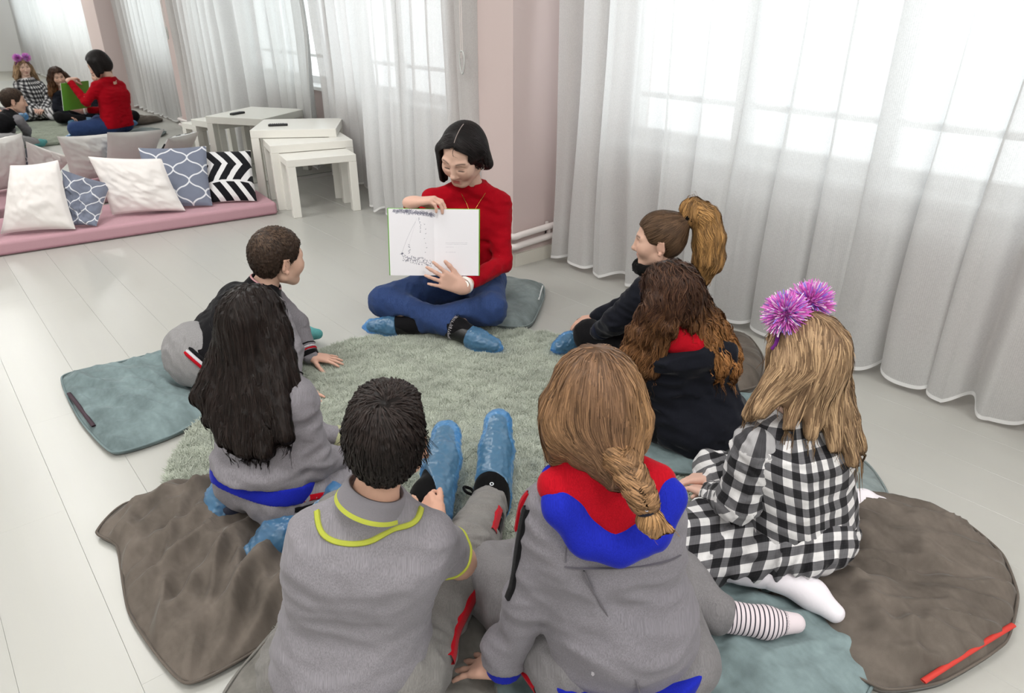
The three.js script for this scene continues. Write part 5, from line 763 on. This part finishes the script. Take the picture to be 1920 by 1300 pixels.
  // the braid: three strands woven round a falling line, then a loose tail
  const path = new THREE.CatmullRomCurve3([[0.690, 0.648, -0.592], [0.680, 0.636, -0.548], [0.675, 0.616, -0.518], [0.675, 0.602, -0.507], [0.675, 0.594, -0.503]].map(A)), n = 44, bd = new Field(0.004);
  const strand = (k, f) => { const c = path.getPoint(f), tg = path.getTangent(f), x = V(0.76, 0, 0.65), zz = V().crossVectors(x, tg).normalize(), ph = f * 2 * Math.PI * 2.1 + k * 2.094, w = lerp(0.0155, 0.0095, f); return add3(c, x, Math.sin(ph) * w, zz, Math.sin(2 * ph) * w * 0.42); };
  for (let k = 0; k < 3; k++) for (let i = 0; i < n; i++) bd.cap(strand(k, i / n), strand(k, (i + 1) / n), lerp(0.0138, 0.0085, i / n), lerp(0.0138, 0.0085, (i + 1) / n));
  const bg = bd.mesh(0.0032, { color: (q) => tint(mix3(base, gold, 0.3).toArray(), 0.6 + 0.25 * n3(q.x * 90, q.y * 30, q.z * 90)) }), braid = p.add('braid', bg.clone(), HAIR, hair);
  const bflow = (q) => { let best = 1e9, bk = 0, bi = 0; for (let k = 0; k < 3; k++) for (let i = 0; i < n; i += 2) { const d = q.distanceToSquared(strand(k, i / n)); if (d < best) { best = d; bk = k; bi = i; } } return add3(strand(bk, Math.min(1, (bi + 2) / n)), strand(bk, bi / n), -1).normalize(); };
  p.add('braid_locks', locks(bd, bg, { n: 1500, len: 0.03, width: 0.0022, seg: 5, lift: 0.002, flow: bflow, color: (q, t, cl, own) => tint(mix3(base, gold, 0.4).toArray(), 1 + 0.4 * cl + 0.7 * own), seed: 35, clump: 110 }), HAIR, braid);
  const end = A(path.getPoint(1)), tl = new Field(0.012).cap(end, [0.679, 0.574, -0.497], 0.009, 0.017).cap([0.679, 0.574, -0.497], [0.684, 0.552, -0.489], 0.016, 0.008).cap([0.679, 0.574, -0.497], [0.702, 0.557, -0.476], 0.012, 0.005), tg2 = tl.mesh(0.0035, { color: (q) => tint(gold, 0.7 + 0.3 * n3(q.x * 90, q.y * 20, q.z * 90)) }), tail = p.add('braid_tail', tg2.clone(), HAIR, hair);
  p.add('tail_locks', locks(tl, tg2, { n: 900, len: 0.05, width: 0.002, seg: 6, lift: 0.002, flow: (q) => add3([0.25, -1, 0.3], [0.9, 0, 0.6], clamp((q.x - 0.684) * 26, -0.4, 1.2)).normalize(), color: (q, t, cl, own) => tint(gold, 1 + 0.3 * cl + 0.6 * own), seed: 37, clump: 120, fly: 0.1 }), HAIR, tail);
  { const q = new THREE.Quaternion().setFromUnitVectors(V(0, 0, 1), path.getTangent(1)), b = []; for (const o of [-0.006, 0, 0.006]) { const c = add3(end, path.getTangent(1), o); b.push(new THREE.TorusGeometry(0.0115, 0.0032, 8, 28).applyQuaternion(q).translate(c.x, c.y, c.z)); } p.add('hair_tie', mergeGeometries([b[0], b[2]]), cloth(srgb('#2c2c38')), hair, 'dark bands of the hair tie'); p.add('hair_tie', b[1], whiteCloth, hair, 'white band of the hair tie'); }
}
// ---- the girl in the checked dress
const gingham = canvasTex(256, 256, (g, w) => { g.fillStyle = '#ebe8e8'; g.fillRect(0, 0, w, w); g.fillStyle = '#6a696c'; g.fillRect(0, 0, w / 2, w); g.fillRect(0, 0, w, w / 2); g.fillStyle = '#1c1b1e'; g.fillRect(0, 0, w / 2, w / 2); const r = rng(3); g.globalAlpha = 0.07; for (let i = 0; i < 128; i++) { g.fillStyle = r() < 0.5 ? '#fff' : '#000'; g.fillRect(i * 2, 0, 1, w); g.fillRect(0, i * 2, w, 1); } });
gingham.wrapS = gingham.wrapT = THREE.RepeatWrapping;
{
  const J = J3({ P: [1.362, 0.14, -0.565], N: [1.305, 0.448, -0.612], sL: [1.205, 0.405, -0.632], sR: [1.418, 0.385, -0.565], eL: [1.190, 0.262, -0.640], wL: [1.285, 0.160, -0.760], eR: [1.470, 0.245, -0.660], wR: [1.355, 0.155, -0.800], hL: [1.28, 0.12, -0.60], hR: [1.44, 0.12, -0.55], kL: [1.12, 0.095, -0.745], kR: [1.425, 0.095, -0.850], aL: [1.235, 0.085, -0.555], aR: [1.585, 0.075, -0.60], tL: [1.275, 0.048, -0.420], tR: [1.715, 0.055, -0.525] });
  J.H = new Head([1.302, 0.592, -0.615], [0.12, -0.12, -0.98], [-0.03, 1, 0.05], 0.77);
  const R = { ...KID, tw: 0.108, hw: 0.118, td: 0.07, ua: 0.036, fa: 0.031, th: 0.06 }, tn = [0.74, 0.50, 0.40], p = person('person, a fair haired girl in a black and white checked dress', J);
  p.add('body', figure(J, R, tn, [headSkin(J.H, { tone: tn, brow: [0.2, 0.12, 0.07] }), handSkin(J.wL, [0.1, -0.25, -0.9], [-0.3, -0.9, 0.1], [0.5, 0.4, -0.2], 0.72, relax, { tone: tn }), handSkin(J.wR, [-0.6, -0.15, -0.7], [-0.2, -0.9, 0.2], [-0.4, 0.4, 0.4], 0.72, relax, { tone: tn })]), skinMat);
  for (const e of eyes(J.H)) p.add('eye', e, eyeMat);
  const dressMat = phys({ color: 0xffffff, map: gingham, roughness: 0.9, sheen: 0.2, sheenColor: new THREE.Color(1, 1, 1), bumpMap: rep(weave, 1), bumpScale: 0.0002, specularIntensity: 0.3 }), PER = 0.046, RAD = 0.044 * PER / 0.046 * 0 + (PER * 18) / (2 * Math.PI);
  const axis = (y) => mix3(J.P, J.N, (y - J.P.y) / (J.N.y - J.P.y)), cyl = (q) => { const c = axis(q.y), dx = q.x - c.x, dz = q.z - c.z, th = Math.atan2(dx + 0.25 * dz, dz), rad = Math.hypot(dx, dz); return [th * RAD / PER, (q.y - 0.9 * Math.max(0, rad - 0.10)) / PER]; };
  // waisted body, gathered skirt spread over the knees
  const T = torsoField(J, R); T.disp = folds([0.2, 1, 0.1], 0.004, 9, 41); T.cut([0, -1, 0], [0, 0.17, 0]); neckHole(T, J, 0.046, 0.02);
  const top = p.add('dress', T.copy(0.006).mesh(0.005, { uv: cyl, period: RAD * 2 * Math.PI / PER }), dressMat);
  const K = new Field(0.05); K.ell(add3(J.P, [0, 1, 0], -0.005), [0.145, 0.06, 0.115]); K.cap(J.P, add3(J.kL, [0, 0.03, 0], 1), 0.085, 0.075).cap(J.hL, mix3(J.hL, J.kL, 0.85), 0.08, 0.072).cap(J.P, add3(J.kR, [0, 0.02, 0], 1), 0.085, 0.06).cap(add3(J.kL, [0.03, 0.0, 0.05], 1), mix3(J.kR, J.P, 0.35), 0.07, 0.06).cap([1.21, 0.09, -0.665], [1.30, 0.085, -0.575], 0.04, 0.036).cap([1.30, 0.085, -0.575], [1.43, 0.09, -0.525], 0.036, 0.036);
  K.disp = (x, y, z) => { const th = Math.atan2(x - J.P.x, z - J.P.z), rad = Math.hypot(x - J.P.x, z - J.P.z); return 0.007 * Math.sin(th * 26 + 2 * n2(x * 9, z * 9)) * sstep(0.08, 0.16, rad) + 0.005 * n3(x * 16, y * 16, z * 16); }; K.cut([0, -1, 0], [0, 0.05, 0]); K.cut([-0.62, 0.1, -0.72], [1.13, 0.1, -0.755]);
  p.add('skirt', K.mesh(0.005, { uv: (q) => [(q.x * 0.86 + q.z * 0.5 - 0.25 * q.y) / PER, (q.z * 0.86 - q.x * 0.5 - 0.8 * q.y) / PER] }), dressMat, top);
  for (const s of ['L', 'R']) {
    const F = sleeves(new Field(0.02), J, { ...R, wr: 0.024 }, 0.013, s); F.disp = folds([0.4, 0.8, 0.4], 0.0055, 15, s === 'L' ? 44 : 47); const S = J['s' + s], E = J['e' + s], W = J['w' + s], L1 = S.distanceTo(E);
    const uvf = (q) => { const f1 = clamp(q.clone().sub(S).dot(add3(E, S, -1)) / (L1 * L1), 0, 1), f2 = clamp(q.clone().sub(E).dot(add3(W, E, -1)) / E.distanceToSquared(W), 0, 1), on = f1 < 0.999, c = on ? mix3(S, E, f1) : mix3(E, W, f2), t = on ? add3(E, S, -1).normalize() : add3(W, E, -1).normalize(), x = V().crossVectors(t, V(-0.8, 0, -0.6)).normalize(), y = V().crossVectors(t, x), d = q.clone().sub(c); return [Math.atan2(d.dot(x), d.dot(y)) / (2 * Math.PI) * 6, (on ? f1 * L1 : L1 + f2 * E.distanceTo(W)) / PER]; };
    p.add('sleeve', F.mesh(0.0048, { uv: uvf, period: 6 }), dressMat, top);
    const d = add3(E, W, -1).normalize(); p.add('cuff', new Field().cap(add3(W, d, 0.0), add3(W, d, 0.012), R.wr + 0.013, R.wr + 0.012).cut(d.clone().negate(), W).cut(d, add3(W, d, 0.012)).mesh(0.0035, { uv: (q) => [q.x / PER, q.y / PER] }), dressMat, top);
  }
  p.add('collar', collarRing(add3(J.N, [0, 1, 0], 0.012), add3(J.H.pt(0, -0.04, -0.02), J.N, -1), [[0.060, -0.014], [0.054, 0.016], [0.049, 0.016], [0.052, -0.01], [0.060, -0.014]]), dressMat, top);
  // white tights
  const L = legs(J, { ...R, td: 0.06 }, 0.004); L.disp = folds([0.5, 0.2, 0.5], 0.002, 16, 5); L.cut([0, -1, 0], [0, 0.04, 0]); const ti = p.add('tights', L.mesh(0.0055), phys({ color: srgb('#efeaf0'), roughness: 0.9, sheen: 0.2 }));
  for (const s of ['L', 'R']) { const a = J['a' + s], t = J['t' + s], F = footField(a, t, 0.031, s === 'L' ? [0.75, 0.55, 0.1] : [0.1, 0.9, 0.3], 0.002), heel = add3(a, add3(t, a, -1).normalize(), -0.012, s === 'L' ? [0.55, 0.75, 0.25] : [0.1, 0.9, 0.3], 0.036); p.add('foot', F.mesh(0.0042, { color: (q) => { const f = Math.exp(-(q.distanceToSquared(heel) / 0.0007)); return [1, 1 - 0.42 * f, 1 - 0.3 * f]; } }), phys({ color: srgb('#efeaf0'), vertexColors: true, roughness: 0.9, sheen: 0.2 }), ti, 'foot of the tights with a pink heel'); }
  // long fair hair
  const H = J.H, F = new Field(0.03); H.ell(F, [0, 0.036, -0.018], [0.087, 0.09, 0.104]); H.ell(F, [0, -0.02, -0.035], [0.088, 0.09, 0.086], { k: 0.03 });
  const ends = [[1.195, 0.475, -0.655], [1.185, 0.50, -0.625], [1.225, 0.478, -0.578], [1.262, 0.455, -0.548], [1.308, 0.420, -0.515], [1.358, 0.375, -0.492], [1.400, 0.385, -0.498], [1.430, 0.42, -0.535]].map(A), tops = ends.map((e, i) => H.pt(lerp(0.078, -0.078, i / 7), -0.01, -0.045 + 0.03 * Math.abs(i - 3.5) / 3.5));
  ends.forEach((e, i) => F.cap(tops[i], e, 0.034, 0.013, { k: 0.024 })); H.cap(F, [0.07, 0.03, 0.035], [0.078, -0.09, 0.02], 0.02, 0.014, { k: 0.02 });
  F.carve = (x, y, z) => { const l = H.local(V(x, y, z)); return -Math.max(0.035 - l.z, Math.abs(l.x) - 0.060, l.y - 0.072) * 0.9; }; F.disp = (x, y, z) => 0.0025 * n3(x * 50, y * 6, z * 50);
  const base = [0.25, 0.155, 0.088], pale = [0.48, 0.325, 0.185], g = F.mesh(0.0048, { color: (q) => tint(base, 0.8 + 0.3 * n3(q.x * 60, q.y * 8, q.z * 60)) }), hair = p.add('hair', g.clone(), HAIR);
  const flow = (q) => { const l = H.local(q); if (l.y > 0.01) return add3([0, 0, 0], H.x, Math.sign(l.x) * sstep(0, 0.04, Math.abs(l.x)) * 0.8, H.y, -0.5 - sstep(0.09, 0.02, l.y), H.z, l.z > 0.03 ? 0.1 : -0.6).normalize(); let bi = 0, bd = 1e9; ends.forEach((e, i) => { const f = clamp((tops[i].y - q.y) / (tops[i].y - e.y), 0, 1), d = q.distanceToSquared(mix3(tops[i], e, f)); if (d < bd) { bd = d; bi = i; } }); return q.y < ends[bi].y + 0.02 ? add3(ends[bi], tops[bi], -1).normalize().lerp(DOWN, 0.4) : add3(ends[bi], tops[bi], -1).normalize(); };
  p.add('locks', locks(F, g, { n: 14000, len: 0.10, width: 0.0019, seg: 9, lift: 0.002, flow, wave: 0.0018, freq: 40, color: (q, t, cl, own) => tint(base.map((v, i) => lerp(v, pale[i], clamp(0.45 + 1.1 * cl + 0.7 * own, 0, 1) * 0.7)), 1 + 0.32 * cl + 0.5 * own), seed: 45, clump: 62, fly: 0.03 }), HAIR, hair);
  // headband with two tinsel pompoms
  const bandPts = []; for (let i = 0; i <= 12; i++) { const a = lerp(-1.5, 1.5, i / 12); bandPts.push(F.onto(H.pt(Math.sin(a) * 0.1, 0.035 + Math.cos(a) * 0.09, 0.028), 0.002)); }
  const bandG = tube(bandPts, 0.0045, 50, 8), band = p.add('headband', bandG, cloth(srgb('#7a2f8c')));
  const tins = std({ color: 0xffffff, vertexColors: true, roughness: 0.25, metalness: 0.0, side: THREE.DoubleSide }), rt = rng(91);
  for (const [c0, rad] of [[H.pt(0.052, 0.128, 0.022), 0.037], [H.pt(-0.058, 0.130, 0.03), 0.037]]) {
    const pos = [], col = [], nor = [], idx = [];
    for (let i = 0; i < 1500; i++) {
      const u = rt() * 2 - 1, th = rt() * 6.283, s = Math.sqrt(1 - u * u), d = V(s * Math.cos(th), u, s * Math.sin(th)), len = rad * (0.72 + 0.42 * rt()), side = V(rt() - 0.5, rt() - 0.5, rt() - 0.5).cross(d).normalize(), b = add3(c0, d, 0.006), m = add3(b, d, len * 0.6, side, 0.003 * (rt() - 0.5)), e = add3(m, d, len * 0.5, side, 0.008 * (rt() - 0.5)), w = 0.0015, k = pos.length / 3;
      const h = rt(), c = h < 0.55 ? [0.85, 0.20, 0.68] : h < 0.70 ? [0.36, 0.30, 0.92] : h < 0.92 ? [0.98, 0.82, 0.96] : [0.6, 0.12, 0.6];
      const nn = V().crossVectors(d, side).addScaledVector(d, 0.8).normalize(); for (const [q, ww] of [[b, w], [m, w], [e, w * 0.5]]) for (const sg of [-1, 1]) { pos.push(q.x + side.x * ww * sg, q.y + side.y * ww * sg, q.z + side.z * ww * sg); col.push(...c); nor.push(nn.x, nn.y, nn.z); }
      idx.push(k, k + 1, k + 2, k + 1, k + 3, k + 2, k + 2, k + 3, k + 4, k + 3, k + 5, k + 4);
    }
    const pg = new THREE.BufferGeometry(); pg.setAttribute('position', new THREE.Float32BufferAttribute(pos, 3)); pg.setAttribute('normal', new THREE.Float32BufferAttribute(nor, 3)); pg.setAttribute('color', new THREE.Float32BufferAttribute(col, 3)); pg.setAttribute('uv', new THREE.Float32BufferAttribute(new Float32Array(pos.length / 3 * 2), 2)); pg.setIndex(idx); pg.computeVertexNormals(); p.add('pompom', pg, tins, band, 'purple tinsel pompom').userData.kind = 'stuff'; p.add('pompom_core', new THREE.SphereGeometry(rad * 0.62, 20, 14).translate(c0.x, c0.y, c0.z), std({ color: srgb('#c04fb4'), roughness: 0.5 }), band);
  }
}
// ---- the girl with long wavy hair
{
  const J = J3({ P: [1.612, 0.135, -1.055], N: [1.558, 0.368, -1.108], sL: [1.455, 0.300, -1.155], sR: [1.665, 0.302, -1.050], eL: [1.43, 0.20, -1.235], wL: [1.50, 0.12, -1.335], eR: [1.74, 0.20, -1.12], wR: [1.68, 0.12, -1.25], hL: [1.54, 0.12, -1.10], hR: [1.68, 0.12, -1.03], kL: [1.42, 0.115, -1.31], kR: [1.80, 0.115, -1.26], aL: [1.62, 0.075, -1.37], aR: [1.60, 0.075, -1.30], tL: [1.73, 0.06, -1.39], tR: [1.49, 0.06, -1.40] });
  J.H = new Head([1.527, 0.512, -1.135], [0.05, -0.14, -0.98], [-0.12, 1, 0.0], 0.80);
  const R = { ...KID, tw: 0.115, hw: 0.125, td: 0.074 }, p = person('person, a girl with long wavy auburn hair in a dark navy jacket', J);
  p.add('body', figure(J, R, SKIN, [headSkin(J.H), handSkin(J.wL, [0.6, -0.2, -0.6], [0, -1, 0], [0.6, 0, 0.6], 0.72, relax), handSkin(J.wR, [-0.6, -0.2, -0.6], [0, -1, 0], [-0.6, 0, 0.6], 0.72, relax)]), skinMat);
  for (const e of eyes(J.H)) p.add('eye', e, eyeMat);
  const T = torsoField(J, R); T.ell(add3(J.P, [0.0, -0.02, 0.02], 1), [0.145, 0.09, 0.12], null, { k: 0.06 }); sleeves(T, J, R, 0.016); T.cap([1.55, 0.09, -0.985], [1.675, 0.085, -0.965], 0.05, 0.055, { k: 0.04 }).cap([1.675, 0.085, -0.965], [1.73, 0.10, -1.02], 0.05, 0.05, { k: 0.04 }).cap([1.52, 0.36, -1.07], [1.64, 0.335, -1.01], 0.045, 0.04, { k: 0.05 });
  T.disp = folds([0.3, 1, 0.2], 0.008, 9, 52); T.cut([0, -1, 0], [0, 0.056, 0]); T.cut(add3(J.H.pt(0, -0.05, -0.02), J.N, -1), add3(J.N, [0, 1, 0], 0.02));
    const HR = new Field(0.035).cap([1.49, 0.388, -1.080], [1.545, 0.385, -1.045], 0.024, 0.026).cap([1.545, 0.385, -1.045], [1.595, 0.392, -1.050], 0.026, 0.022).cap([1.505, 0.425, -1.085], [1.585, 0.425, -1.065], 0.030, 0.028);
  T.cap([1.455, 0.355, -1.085], [1.54, 0.345, -1.035], 0.034, 0.034, { k: 0.03 }).cap([1.54, 0.345, -1.035], [1.635, 0.355, -1.03], 0.034, 0.03, { k: 0.03 }); HR.disp = folds([1, 0.2, 0.4], 0.003, 14, 2); const top = p.add('jacket', T.mesh(0.006), navy); p.add('red_hood', HR.mesh(0.005), redCloth, top);
  const L = legs(J, R, 0.01); L.disp = folds([0.5, 0.2, 0.6], 0.004, 12, 6); L.cut([0, -1, 0], [0, 0.05, 0]); const tr = p.add('trousers', L.mesh(0.007), blackCloth);
  for (const s of ['L', 'R']) { p.add('shoe', footField(J['a' + s], J['t' + s], 0.03, [0, -0.6, -0.6], 0).mesh(0.006), shoeBlack, tr); const C = footField(J['a' + s], J['t' + s], 0.03, [0, -0.6, -0.6], 0.008); C.disp = crinkle(0.004, 40, 2); C.cut(add3(J['a' + s], J['t' + s], -1), mix3(J['a' + s], J['t' + s], 0.3)); p.add('shoe_cover', C.mesh(0.005), coverMat, tr); }
  const H = J.H, F = new Field(0.032); H.ell(F, [0, 0.036, -0.018], [0.089, 0.09, 0.105]); H.ell(F, [0, -0.02, -0.035], [0.092, 0.09, 0.088], { k: 0.03 });
  const ends = [[1.415, 0.345, -1.175], [1.425, 0.315, -1.14], [1.438, 0.315, -1.10], [1.470, 0.450, -1.070], [1.54, 0.445, -1.045], [1.595, 0.315, -0.985], [1.645, 0.295, -0.975], [1.680, 0.335, -1.0], [1.70, 0.37, -1.05]].map(A), tops = ends.map((e, i) => H.pt(lerp(0.082, -0.082, i / 8), -0.01, -0.045 + 0.03 * Math.abs(i - 4) / 4));
  ends.forEach((e, i) => F.cap(tops[i], e, 0.038, i === 3 || i === 4 ? 0.016 : 0.021, { k: 0.022 }));
  F.carve = (x, y, z) => { const l = H.local(V(x, y, z)); return -Math.max(0.035 - l.z, Math.abs(l.x) - 0.060, l.y - 0.072) * 0.9; }; F.disp = (x, y, z) => 0.0075 * n3(x * 34, y * 16, z * 34) * sstep(0.6, 0.42, y) + 0.003 * n3(x * 60, y * 8, z * 60);
  const base = [0.060, 0.030, 0.020], ging = [0.40, 0.185, 0.065], cf = (q, cl, own) => { const f = sstep(0.53, 0.36, q.y + 0.05 * cl) * (0.35 + 0.65 * sstep(1.44, 1.62, q.x)); return base.map((v, i) => lerp(v, ging[i], clamp(f + 0.15 * own, 0, 1))); }, g = F.mesh(0.005, { color: (q) => tint(cf(q, 0, 0), 0.55 + 0.4 * n3(q.x * 55, q.y * 14, q.z * 55)) }), hair = p.add('hair', g.clone(), HAIR);
  const flow = (q) => { const l = H.local(q); if (l.y > 0.01) return add3([0, 0, 0], H.x, Math.sign(l.x) * sstep(0, 0.04, Math.abs(l.x)) * 0.8, H.y, -0.5 - sstep(0.09, 0.02, l.y), H.z, l.z > 0.03 ? 0.1 : -0.6).normalize(); let bi = 0, bd = 1e9; ends.forEach((e, i) => { const f = clamp((tops[i].y - q.y) / (tops[i].y - e.y), 0, 1), d = q.distanceToSquared(mix3(tops[i], e, f)); if (d < bd) { bd = d; bi = i; } }); return add3(ends[bi], tops[bi], -1).normalize().lerp(DOWN, q.y < ends[bi].y + 0.02 ? 0.5 : 0.1); };
  p.add('locks', locks(F, g, { n: 13000, len: 0.10, width: 0.0020, seg: 13, lift: 0.004, flow, wave: 0.0065, freq: 95, color: (q, t, cl, own) => tint(cf(q, cl, own), 1 + 0.4 * cl + 0.6 * own), seed: 55, clump: 50, fly: 0.05 }), HAIR, hair);
}
// ---- the girl with the ponytail
{
  const J = J3({ P: [1.892, 0.14, -1.425], N: [1.880, 0.405, -1.442], sL: [1.785, 0.362, -1.425], sR: [1.965, 0.355, -1.50], eL: [1.745, 0.245, -1.505], wL: [1.765, 0.165, -1.600], eR: [1.96, 0.22, -1.62], wR: [1.86, 0.16, -1.70], hL: [1.83, 0.12, -1.42], hR: [1.95, 0.12, -1.48], kL: [1.79, 0.115, -1.675], kR: [2.06, 0.115, -1.70], aL: [1.90, 0.075, -1.80], aR: [1.84, 0.075, -1.745], tL: [2.02, 0.06, -1.82], tR: [1.725, 0.055, -1.768] });
  J.H = new Head([1.862, 0.528, -1.448], [-0.62, -0.06, -0.78], [0, 1, 0.02], 0.80);
  const R = { ...KID, tw: 0.11, td: 0.07 }, p = person('person, a girl with a high golden brown ponytail in dark navy clothes', J);
  p.add('body', figure(J, R, SKIN, [headSkin(J.H, { brow: [0.06, 0.04, 0.03] }), handSkin(J.wL, [0.3, -0.3, -0.8], [0.3, -0.9, 0], [0.5, 0.3, -0.3], 0.72, relax), handSkin(J.wR, [-0.6, -0.2, -0.6], [0, -1, 0], [-0.6, 0, 0.6], 0.72, relax)]), skinMat);
  for (const e of eyes(J.H)) p.add('eye', e, eyeMat);
  const T = torsoField(J, R); sleeves(T, J, R, 0.014); T.disp = folds([0.2, 1, 0.2], 0.006, 12, 62); T.cut([0, -1, 0], [0, 0.06, 0]); T.cut(add3(J.H.pt(0, -0.05, -0.02), J.N, -1), add3(J.N, [0, 1, 0], 0.022)); const top = p.add('sweatshirt', T.mesh(0.006), navy);
  { const d = add3(J.eL, J.wL, -1).normalize(); p.add('cuff', new Field().cap(J.wL, add3(J.wL, d, 0.03), R.wr + 0.014, R.wr + 0.017).cut(d.clone().negate(), J.wL).cut(d, add3(J.wL, d, 0.03)).mesh(0.0035), cloth(srgb('#23283a')), top); }
  { const F = new Field(0.012), rr = rng(8); for (let i = 0; i < 16; i++) { const a = i / 15 * 3.6 - 0.9; F.ell(add3(J.N, [0.0, 0.025 + 0.006 * rr(), 0], 1, J.H.x, Math.cos(a) * 0.062, J.H.z, Math.sin(a) * 0.062 + 0.015), [0.017 + 0.005 * rr(), 0.019, 0.017]); } F.disp = crinkle(0.003, 90, 3); p.add('scarf', F.mesh(0.005), shoeFleece, top, 'black fluffy collar'); }
  const L = legs(J, R, 0.01); L.disp = folds([0.5, 0.2, 0.6], 0.004, 12, 66); L.cut([0, -1, 0], [0, 0.05, 0]); const tr = p.add('trousers', L.mesh(0.0065), blackCloth);
  for (const s of ['L', 'R']) { p.add('shoe', footField(J['a' + s], J['t' + s], 0.03, [0, -0.6, -0.6], 0).mesh(0.006), shoeBlack, tr); const C = footField(J['a' + s], J['t' + s], 0.031, [0, -0.6, -0.6], 0.009), d = add3(J['t' + s], J['a' + s], -1).normalize(); C.cap(J['t' + s], add3(J['t' + s], d, 0.035), 0.02, 0.006); C.disp = crinkle(0.004, 40, 4); C.cut(d.clone().negate(), mix3(J['a' + s], J['t' + s], 0.25)); p.add('shoe_cover', C.mesh(0.0048), coverMat, tr); }
  const H = J.H, F = new Field(0.025); H.ell(F, [0, 0.036, -0.014], [0.081, 0.088, 0.102]); H.ell(F, [0, 0.0, -0.04], [0.072, 0.078, 0.068], { k: 0.03 }); const tie = H.pt(0, 0.088, -0.115); F.cap(H.pt(0, 0.07, -0.08), tie, 0.03, 0.017, { k: 0.03 });
  const line = (z) => z < -0.04 ? -0.075 : z < 0.03 ? lerp(-0.075, 0.0, sstep(-0.045, 0.01, z)) : lerp(0.0, 0.066, sstep(0.03, 0.07, z));
  F.carve = (x, y, z) => { const l = H.local(V(x, y, z)), ear = Math.hypot((l.y + 0.024) / 0.029, (l.z + 0.012) / 0.022); return Math.max(line(l.z) - l.y, Math.abs(l.x) > 0.062 ? 1 - ear : -1) * 0.9; };
  const base = [0.105, 0.062, 0.036], gold = [0.43, 0.235, 0.085], g = F.mesh(0.0045, { color: (q) => tint(base, 0.7 + 0.3 * n3(q.x * 55, q.y * 55, q.z * 55)) }), hair = p.add('hair', g.clone(), HAIR);
  p.add('locks', locks(F, g, { n: 8000, len: 0.07, width: 0.0018, seg: 8, lift: 0.003, flow: (q) => V().subVectors(tie, q).normalize(), color: tone(base, null, 0, 0, 0.45), seed: 61, clump: 55, fly: 0.02 }), HAIR, hair);
  const path = [tie, [1.935, 0.632, -1.378], [1.962, 0.605, -1.345], [1.972, 0.54, -1.325], [1.975, 0.47, -1.318], [1.968, 0.40, -1.328]].map(A), rads = [0.018, 0.03, 0.04, 0.046, 0.044, 0.022], P2 = new Field(0.03); for (let i = 0; i < path.length - 1; i++) P2.cap(path[i], path[i + 1], rads[i], rads[i + 1]); P2.disp = (x, y, z) => 0.004 * n3(x * 40, y * 12, z * 40);
  const pg = P2.mesh(0.0048, { color: (q) => tint(gold, 0.75 + 0.2 * n3(q.x * 60, q.y * 14, q.z * 60)) }), pony = p.add('ponytail', pg.clone(), HAIR, hair);
  const pflow = (q) => { let b = 0, bd = 1e9; for (let i = 0; i < path.length - 1; i++) { const d = q.distanceToSquared(mix3(path[i], path[i + 1], 0.5)); if (d < bd) { bd = d; b = i; } } return add3(path[b + 1], path[b], -1).normalize(); };
  p.add('ponytail_locks', locks(P2, pg, { n: 6000, len: 0.10, width: 0.0019, seg: 11, lift: 0.004, flow: pflow, wave: 0.0045, freq: 75, color: (q, t, cl, own) => tint(gold.map((v, i) => lerp(v, base[i] * 1.3, clamp(0.22 - 0.45 * cl, 0, 0.6))), 1 + 0.3 * cl + 0.6 * own), seed: 64, clump: 55, fly: 0.06 }), HAIR, pony);
  { const q = new THREE.Quaternion().setFromUnitVectors(V(0, 0, 1), add3(path[1], path[0], -1).normalize()); p.add('hair_tie', new THREE.TorusGeometry(0.019, 0.0085, 10, 30).applyQuaternion(q).translate(tie.x, tie.y, tie.z), shoeFleece, hair, 'black scrunchie'); }
}
renderer.render(scene, camera);
